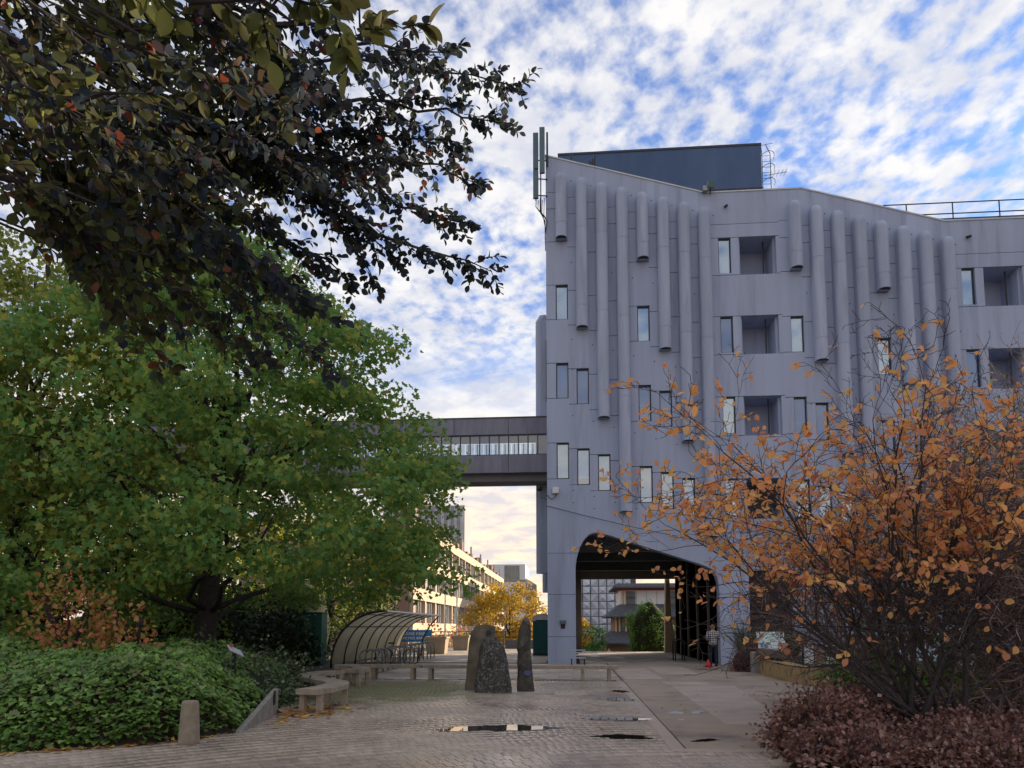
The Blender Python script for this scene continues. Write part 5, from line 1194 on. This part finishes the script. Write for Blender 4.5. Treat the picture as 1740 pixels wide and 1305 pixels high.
# a few low leaning boughs, as at the left of the clump
for T in ((2.5, 10.9, 1.9), (2.0, 11.4, 2.3), (3.0, 10.8, .75), (7.5, 10.8, 2.2)):
    b = Vector((5.0, 11.2, .25)); v = Vector(T) - b; grow(stm, b, v.normalized() + Vector((0, 0, .15)), v.length, .03, 0, 2, tips, prm)
stm.build('stems', 'twig', ot)
cand = [q for q in tips if 1.1 < q[0].z < 6.6]
def dens(p):
    g = .34
    for cx, cz, s, wgt in ((2.2, 3.9, 1.0, 2.4), (2.4, 4.6, .8, 1.6), (1.8, 3.2, .8, 1.5), (3.2, 3.0, .9, .8), (4.6, 3.2, 1.0, .8), (6.0, 4.2, 1.2, 1.0), (1.4, 4.2, .5, .8), (7.2, 4.4, 1.0, .9)):
        g += wgt * math.exp(-((p.x - cx) ** 2 + (p.z - cz) ** 2) / (2 * s * s))
    if p.z > 5.2: g *= .42
    if p.z < 2.3: g *= .25
    return g
rnd.shuffle(cand); pick = [q for q in cand if rnd.random() < dens(q[0]) * (.55 if q[0].x > 4.2 else .8)][:4000]
print('orange leaves', len(pick), 'of', len(cand))
pick = pick + [(q[0] + Vector((rnd.gauss(0, .035), rnd.gauss(0, .035), rnd.gauss(0, .03))), q[1], q[2]) for q in pick if rnd.random() < .25]
Pq = np.array([q[0] for q in pick]); Dq = np.array([tuple(q[1] * .6) for q in pick]) + unit(len(pick)) * .7 + np.array([0, 0, -.25]); Uq = unit(len(pick)) * .7 + np.array([0, -.25, .8]); Sq = nrg.uniform(.075, .14, len(pick))
order = np.argsort(Pq[:, 1]); near = order[:250]; far_ = order[250:]
leaves('foliage', Pq[far_], Dq[far_], Uq[far_], Sq[far_], FINE, 'leaf_orange', ot)
def single_leaves(parent, idx, P_, D_, U_, S_, tpl, m):
    me = arrays_mesh('leaf', tpl[0], tpl[1], m)
    for i in idx:
        d = Vector(D_[i]).normalized(); x = d.cross(Vector(U_[i])).normalized(); z = x.cross(d)
        o = bpy.data.objects.new('leaf', me); COL.objects.link(o); o.parent = parent
        mt = Matrix((x, d, z)).transposed().to_4x4(); o.rotation_euler = mt.to_euler(); o.scale = (S_[i],) * 3; o.location = Vector(P_[i]) - wloc(parent)
single_leaves(ot, near, Pq, Dq, Uq, Sq, FINE, 'leaf_orange_single')

# brown twiggy shrubs behind it
prm2 = dict(seg=[7, 5, 4], wob=[.12, .22, .28], up=[.02, .02, 0], rmin=.005, start=[1, 0, 0], kids=[2, 2, 0], prob=[.95, .85, 0], ang=(20, 65), ratio=(.38, .6))
for i, (x, y, h, n, sp_) in enumerate(((5.9, 14.4, 3.6, 13, .55), (7.6, 13.6, 4.4, 16, .5), (9.4, 14.6, 5.0, 16, .45), (8.6, 12.0, 3.2, 14, .6), (11.2, 15.5, 5.2, 14, .5), (6.9, 12.2, 2.4, 12, .8))):
    t = thing('twiggy_shrub', ['bare brown twiggy shrub left behind the orange tree', 'tall bare brown shrub behind the orange tree', 'bare brown shrub at the right edge', 'low dense brown twigs at the lower right', 'farthest bare brown shrub at the right edge', 'low brown twigs round the foot of the orange tree'][i], 'shrub', (x, y, .1), 'bare brown shrubs')
    mb = MB(); tp = []
    for k in range(int(n * 1.35)):
        a = rnd.uniform(0, 6.28); d = Vector((math.cos(a) * sp_, math.sin(a) * sp_, 1)); grow(mb, (x + rnd.gauss(0, .22), y + rnd.gauss(0, .15), .02), d, h * rnd.uniform(.8, 1.1), rnd.uniform(.018, .035), 0, 2, tp, prm2)
    mb.build('stems', 'twig_brown', t)
    tp = [q for q in tp if rnd.random() < .8]; k = len(tp)
    if k: 
        PP = np.repeat(np.array([q[0] for q in tp]), 2, 0) + nrg.normal(0, .05, (2 * k, 3))
        leaves('foliage', PP, unit(2 * k), unit(2 * k), nrg.uniform(.03, .065, 2 * k), SLIM, 'heather', t)
# rhododendron clumps
for i, (c, rx, h, n) in enumerate((((10.2, 17.2, 3.2), 2.0, 3.0, 2600), ((7.7, 17.4, .4), 1.4, 3.0, 1500), ((7.4, 19.4, .2), 1.0, 1.1, 1000), ((13.0, 18.0, 3.0), 2.2, 3.3, 2200))):
    bush('rhododendron', ['glossy green rhododendron top behind the right shrubs', 'green rhododendron glimpsed through the orange tree stems', 'bright green low plant by the sandstone wall', 'rhododendron at the far right edge'][i], 'shrub', (c[0], c[1], .1 if i in (0, 3) else c[2]), rx, rx * .8, h + (c[2] if i in (0, 3) else 0) - .1, n, .16, SLIM, 'leaf_rhodo', 'rhododendrons', core=False)
# bed with leaf litter and berberis hedge
BED = [(2.3, 7.9), (9.5, 7.2), (14, 9.5), (14, 19.5), (7.0, 19.8), (5.6, 17.0), (4.0, 13.2), (2.75, 10.6)]
tag(MB().slab(BED, -.02, .04).build('shrub_bed', 'soil'), kind='structure')
def in_poly(x, y, poly):
    c = False; j = len(poly) - 1
    for i in range(len(poly)):
        (xi, yi), (xj, yj) = poly[i], poly[j]
        if (yi > y) != (yj > y) and x < (xj - xi) * (y - yi) / (yj - yi) + xi: c = not c
        j = i
    return c
lp = []
while len(lp) < 7000:
    x, y = rnd.uniform(2.3, 11), rnd.uniform(7.9, 17)
    if in_poly(x, y, BED): lp.append((x, y, .045 + abs(rnd.gauss(0, .04))))
d = unit(len(lp)); d[:, 2] *= .3
tag(leaves('leaf_litter', lp, d, unit(len(lp)) * .4 + np.array([0, 0, 1]), nrg.uniform(.05, .11, len(lp)), OVAL, 'leaf_litter'), 'pinkish brown leaf litter under the right hand shrubs', 'leaf litter')
for i, (x, y, rx, ry, h) in enumerate(((3.15, 9.75, .7, .65, .66), (3.75, 10.9, .65, .75, .5), (4.6, 9.5, .9, .7, .36), (4.6, 12.6, .8, .9, .55), (6.0, 9.3, 1.0, .7, .3), (3.1, 8.75, .7, .5, .36), (4.4, 8.75, .8, .45, .25), (5.4, 10.4, 1.0, .7, .38))):
    bush('berberis_bush', ['dark red berberis bush at the path corner', 'dark red berberis along the path edge', 'low dark red berberis in front of the stems', 'dark red berberis farther along the path', 'low dark red berberis at the bottom right', 'berberis growing out at the bottom edge by the paving', 'lowest berberis at the bottom edge below the stems', 'flat berberis around the foot of the stems'][i], 'shrub', (x, y, .08), rx, ry, h, 4200 if i < 2 else 2600, .058, OVAL, 'leaf_berberis', 'berberis bushes')

# ------------------------------------------------------------------ beech overhead on the left
be = thing('beech_tree', 'beech with dark hanging leafy branches across the top left', 'tree', (-6.6, 3.4, 0))
TB = (-6.6, 3.4)
BR = [[(-4.98, 4.5, 6.79), (-3.82, 5.5, 6.81), (-2.66, 6.2, 6.94), (-1.57, 6.8, 7.22), (-0.38, 7.2, 7.21)],
 [(-5.02, 4.8, 6.62), (-3.6, 5.6, 6.34), (-2.24, 6.3, 6.52), (-1.21, 6.8, 6.71), (-0.61, 7, 6.68)],
 [(-4.94, 5, 6.3), (-3.43, 5.8, 5.94), (-2.26, 6.4, 6.0), (-1.44, 6.8, 6.19), (-0.87, 7, 6.04)],
 [(-3.86, 5.6, 6.3), (-2.76, 6.1, 5.88), (-1.79, 6.6, 5.72), (-0.96, 7, 5.61)],
 [(-3.71, 5.4, 5.87), (-2.91, 6.1, 5.67), (-1.96, 6.6, 5.4), (-1.31, 6.8, 5.27), (-0.72, 7, 5.1)],
 [(-3.96, 5.4, 5.89), (-3.24, 6, 5.4), (-2.46, 6.4, 5.13), (-2.07, 6.6, 4.88)],
 [(-4.14, 5.3, 5.83), (-3.39, 5.8, 5.17), (-2.83, 6.1, 4.88), (-2.4, 6.3, 4.56)],
 [(-4.3, 4.6, 5.67), (-3.88, 5, 5.11), (-3.49, 5.4, 4.85), (-3.29, 5.6, 4.6)],
 [(-4.22, 4.4, 5.29), (-3.98, 4.8, 4.85), (-3.72, 5, 4.5)],
 [(-3.97, 4, 5.56), (-3.38, 4.3, 5.28), (-2.76, 4.6, 5.04), (-2.38, 4.8, 4.8)],
 [(-1.52, 1.9, 3.62), (-1.01, 2, 3.52), (-0.79, 2.1, 3.54), (-0.59, 2.4, 3.73)],
 [(-2.87, 3, 4.74), (-2.4, 3.2, 4.52), (-1.93, 3.4, 4.49), (-1.54, 3.6, 4.39)],
 [(-3.22, 3.4, 4.75), (-2.77, 3.5, 4.43), (-2.42, 3.7, 4.2), (-2.15, 3.9, 4.21)],
 [(-3.59, 4.5, 6.35), (-2.63, 5.2, 6.46), (-1.65, 5.8, 6.59), (-1.0, 6.2, 6.82)],
 [(-3.73, 4, 4.52), (-3.49, 4.3, 4.42), (-3.22, 4.6, 4.25), (-3.2, 4.8, 4.1)],
 [(-3.74, 5.8, 6.85), (-2.73, 6.4, 6.32), (-1.92, 6.8, 6.5), (-1.03, 7.2, 6.63)]]
tk = MB(); limb(tk, (TB[0], TB[1], -.02), (TB[0] + .1, TB[1], 9), .42, .25, 6, .03, 12); tk.build('trunk', 'bark', be, smooth=True)
lm = MB(); LP, LD, LU, LS = [], [], [], []
def spray(pts, dens_, tw, lsz):
    pts = [Vector(p) for p in pts]; n = len(pts)
    seg = []
    for i in range(n - 1):
        k = max(2, int((pts[i + 1] - pts[i]).length / dens_))
        for q in range(k): seg.append((pts[i].lerp(pts[i + 1], q / k), (pts[i + 1] - pts[i]).normalized(), (i + q / k) / (n - 1)))
    seg.append((pts[-1], (pts[-1] - pts[-2]).normalized(), 1.0))
    for j, (p, d, t) in enumerate(seg):
        side = Vector((-d.y, d.x, 0)).normalized() * (1 if j % 2 else -1)
        dd = (d * rnd.uniform(.5, .9) + side * rnd.uniform(.2, .8) + Vector((0, rnd.gauss(0, .3), rnd.gauss(-.25, .45)))).normalized()
        ln = tw * rnd.uniform(.5, 1.1) * (1.0 - .62 * t)
        q = p.copy(); tp = [q.copy()]; m_ = 5
        for s in range(m_):
            dd = (dd + Vector((rnd.gauss(0, .14), rnd.gauss(0, .14), rnd.gauss(-.05, .12)))).normalized(); q = q + dd * ln / m_; tp.append(q.copy())
        lm.tube(tp, [.005, .0045, .004, .0035, .003, .002], 3, cap=False)
        for s in range(1, m_ + 1):
            for sg in ((-1, 1) if s < m_ else (0,)):
                nn = dd.cross(Vector((rnd.gauss(0, .5), rnd.gauss(0, .5), 1))).normalized()
                ldir = dd * .55 + nn * sg * .8 + Vector((rnd.gauss(0, .2), rnd.gauss(0, .2), rnd.gauss(-.25, .25)))
                LP.append(tuple(tp[s])); LD.append(tuple(ldir)); LU.append((rnd.gauss(0, .55), rnd.gauss(-.35, .5), rnd.gauss(.6, .5))); LS.append(lsz * rnd.uniform(.7, 1.2))
for bi, pts in enumerate(BR):
    if bi not in (10, 11, 12): pts = pts[:-1] + [tuple(Vector(pts[-2]).lerp(Vector(pts[-1]), .9))]
    src = (TB[0] + .1, TB[1], min(7.5, pts[0][2] + .2))
    if bi in (0, 1, 2, 7, 8, 9, 13): limb(lm, src, pts[0], .11, .05, 5, .05, 7)
    elif bi >= 10: limb(lm, (TB[0] + .1, TB[1] - .2, pts[0][2] + .6), pts[0], .07, .02, 6, .04, 6)
    else: limb(lm, BR[2][0] if bi in (3, 4, 5, 6) else BR[0][0], pts[0], .06, .03, 4, .05, 6)
    cv = []
    for i in range(len(pts) - 1):
        a, b = Vector(pts[i]), Vector(pts[i + 1])
        for q in range(4): cv.append(a.lerp(b, q / 4) + Vector((rnd.gauss(0, .03), rnd.gauss(0, .03), rnd.gauss(0, .03))))
    cv.append(Vector(pts[-1])); nn = len(cv); r0 = .03 if bi not in (10, 11, 12) else .012
    lm.tube(cv, [r0 * (1 - .85 * i / (nn - 1)) for i in range(nn)], 6)
    spray(cv[:: 2] if nn > 6 else cv, .056 if bi not in (10,) else .12, .62 if bi not in (10, 11, 12) else .34, .085 if bi not in (10, 11, 12) else .08)
    # second layer of side boughs for depth
    if bi not in (10, 11):
        for q in range(3):
            i0 = rnd.randint(1, max(1, nn - 8)); a = cv[i0]; dr = (cv[i0 + 2] - cv[i0]).normalized()
            b = a + dr * rnd.uniform(.5, .9) + Vector((rnd.gauss(0, .2), rnd.gauss(.1, .5), rnd.gauss(-.12, .3)))
            lm.tube([a, a.lerp(b, .5) + Vector((0, 0, .04)), b], [.012, .009, .004], 5); spray([a, a.lerp(b, .5), b], .085, .5, .086)
# thick curtain of foliage at the far left
for q in range(44):
    t = rnd.random(); a = Vector((rnd.uniform(-4.6, -2.9), rnd.uniform(4.6, 6.4), 0)); a.z = rnd.uniform(4.6, 7.2) - max(0, a.x + 3.6) * .2
    b = a + Vector((rnd.uniform(.3, 1.0), rnd.uniform(.1, .6), rnd.uniform(-.7, .1)))
    lm.tube([a - Vector((.6, .5, -.15)), a, b], [.014, .01, .004], 5); spray([a, a.lerp(b, .5), b], .08, .55, .088)
lm.build('branches', 'twig', be)
LP, LD, LU, LS = map(np.array, (LP, LD, LU, LS)); dist = np.linalg.norm(LP - np.array([0, 0, 1.6]), axis=1) / LS
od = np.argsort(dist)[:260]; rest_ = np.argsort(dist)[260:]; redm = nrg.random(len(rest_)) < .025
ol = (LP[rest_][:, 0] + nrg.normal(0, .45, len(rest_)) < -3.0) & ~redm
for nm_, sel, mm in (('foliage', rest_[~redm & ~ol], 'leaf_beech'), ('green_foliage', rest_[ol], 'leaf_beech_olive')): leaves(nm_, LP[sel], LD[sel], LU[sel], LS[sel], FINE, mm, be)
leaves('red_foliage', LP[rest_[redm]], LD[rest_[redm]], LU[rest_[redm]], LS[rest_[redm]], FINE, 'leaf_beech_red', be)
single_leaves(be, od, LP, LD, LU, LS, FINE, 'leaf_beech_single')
print('beech leaves', len(LP))
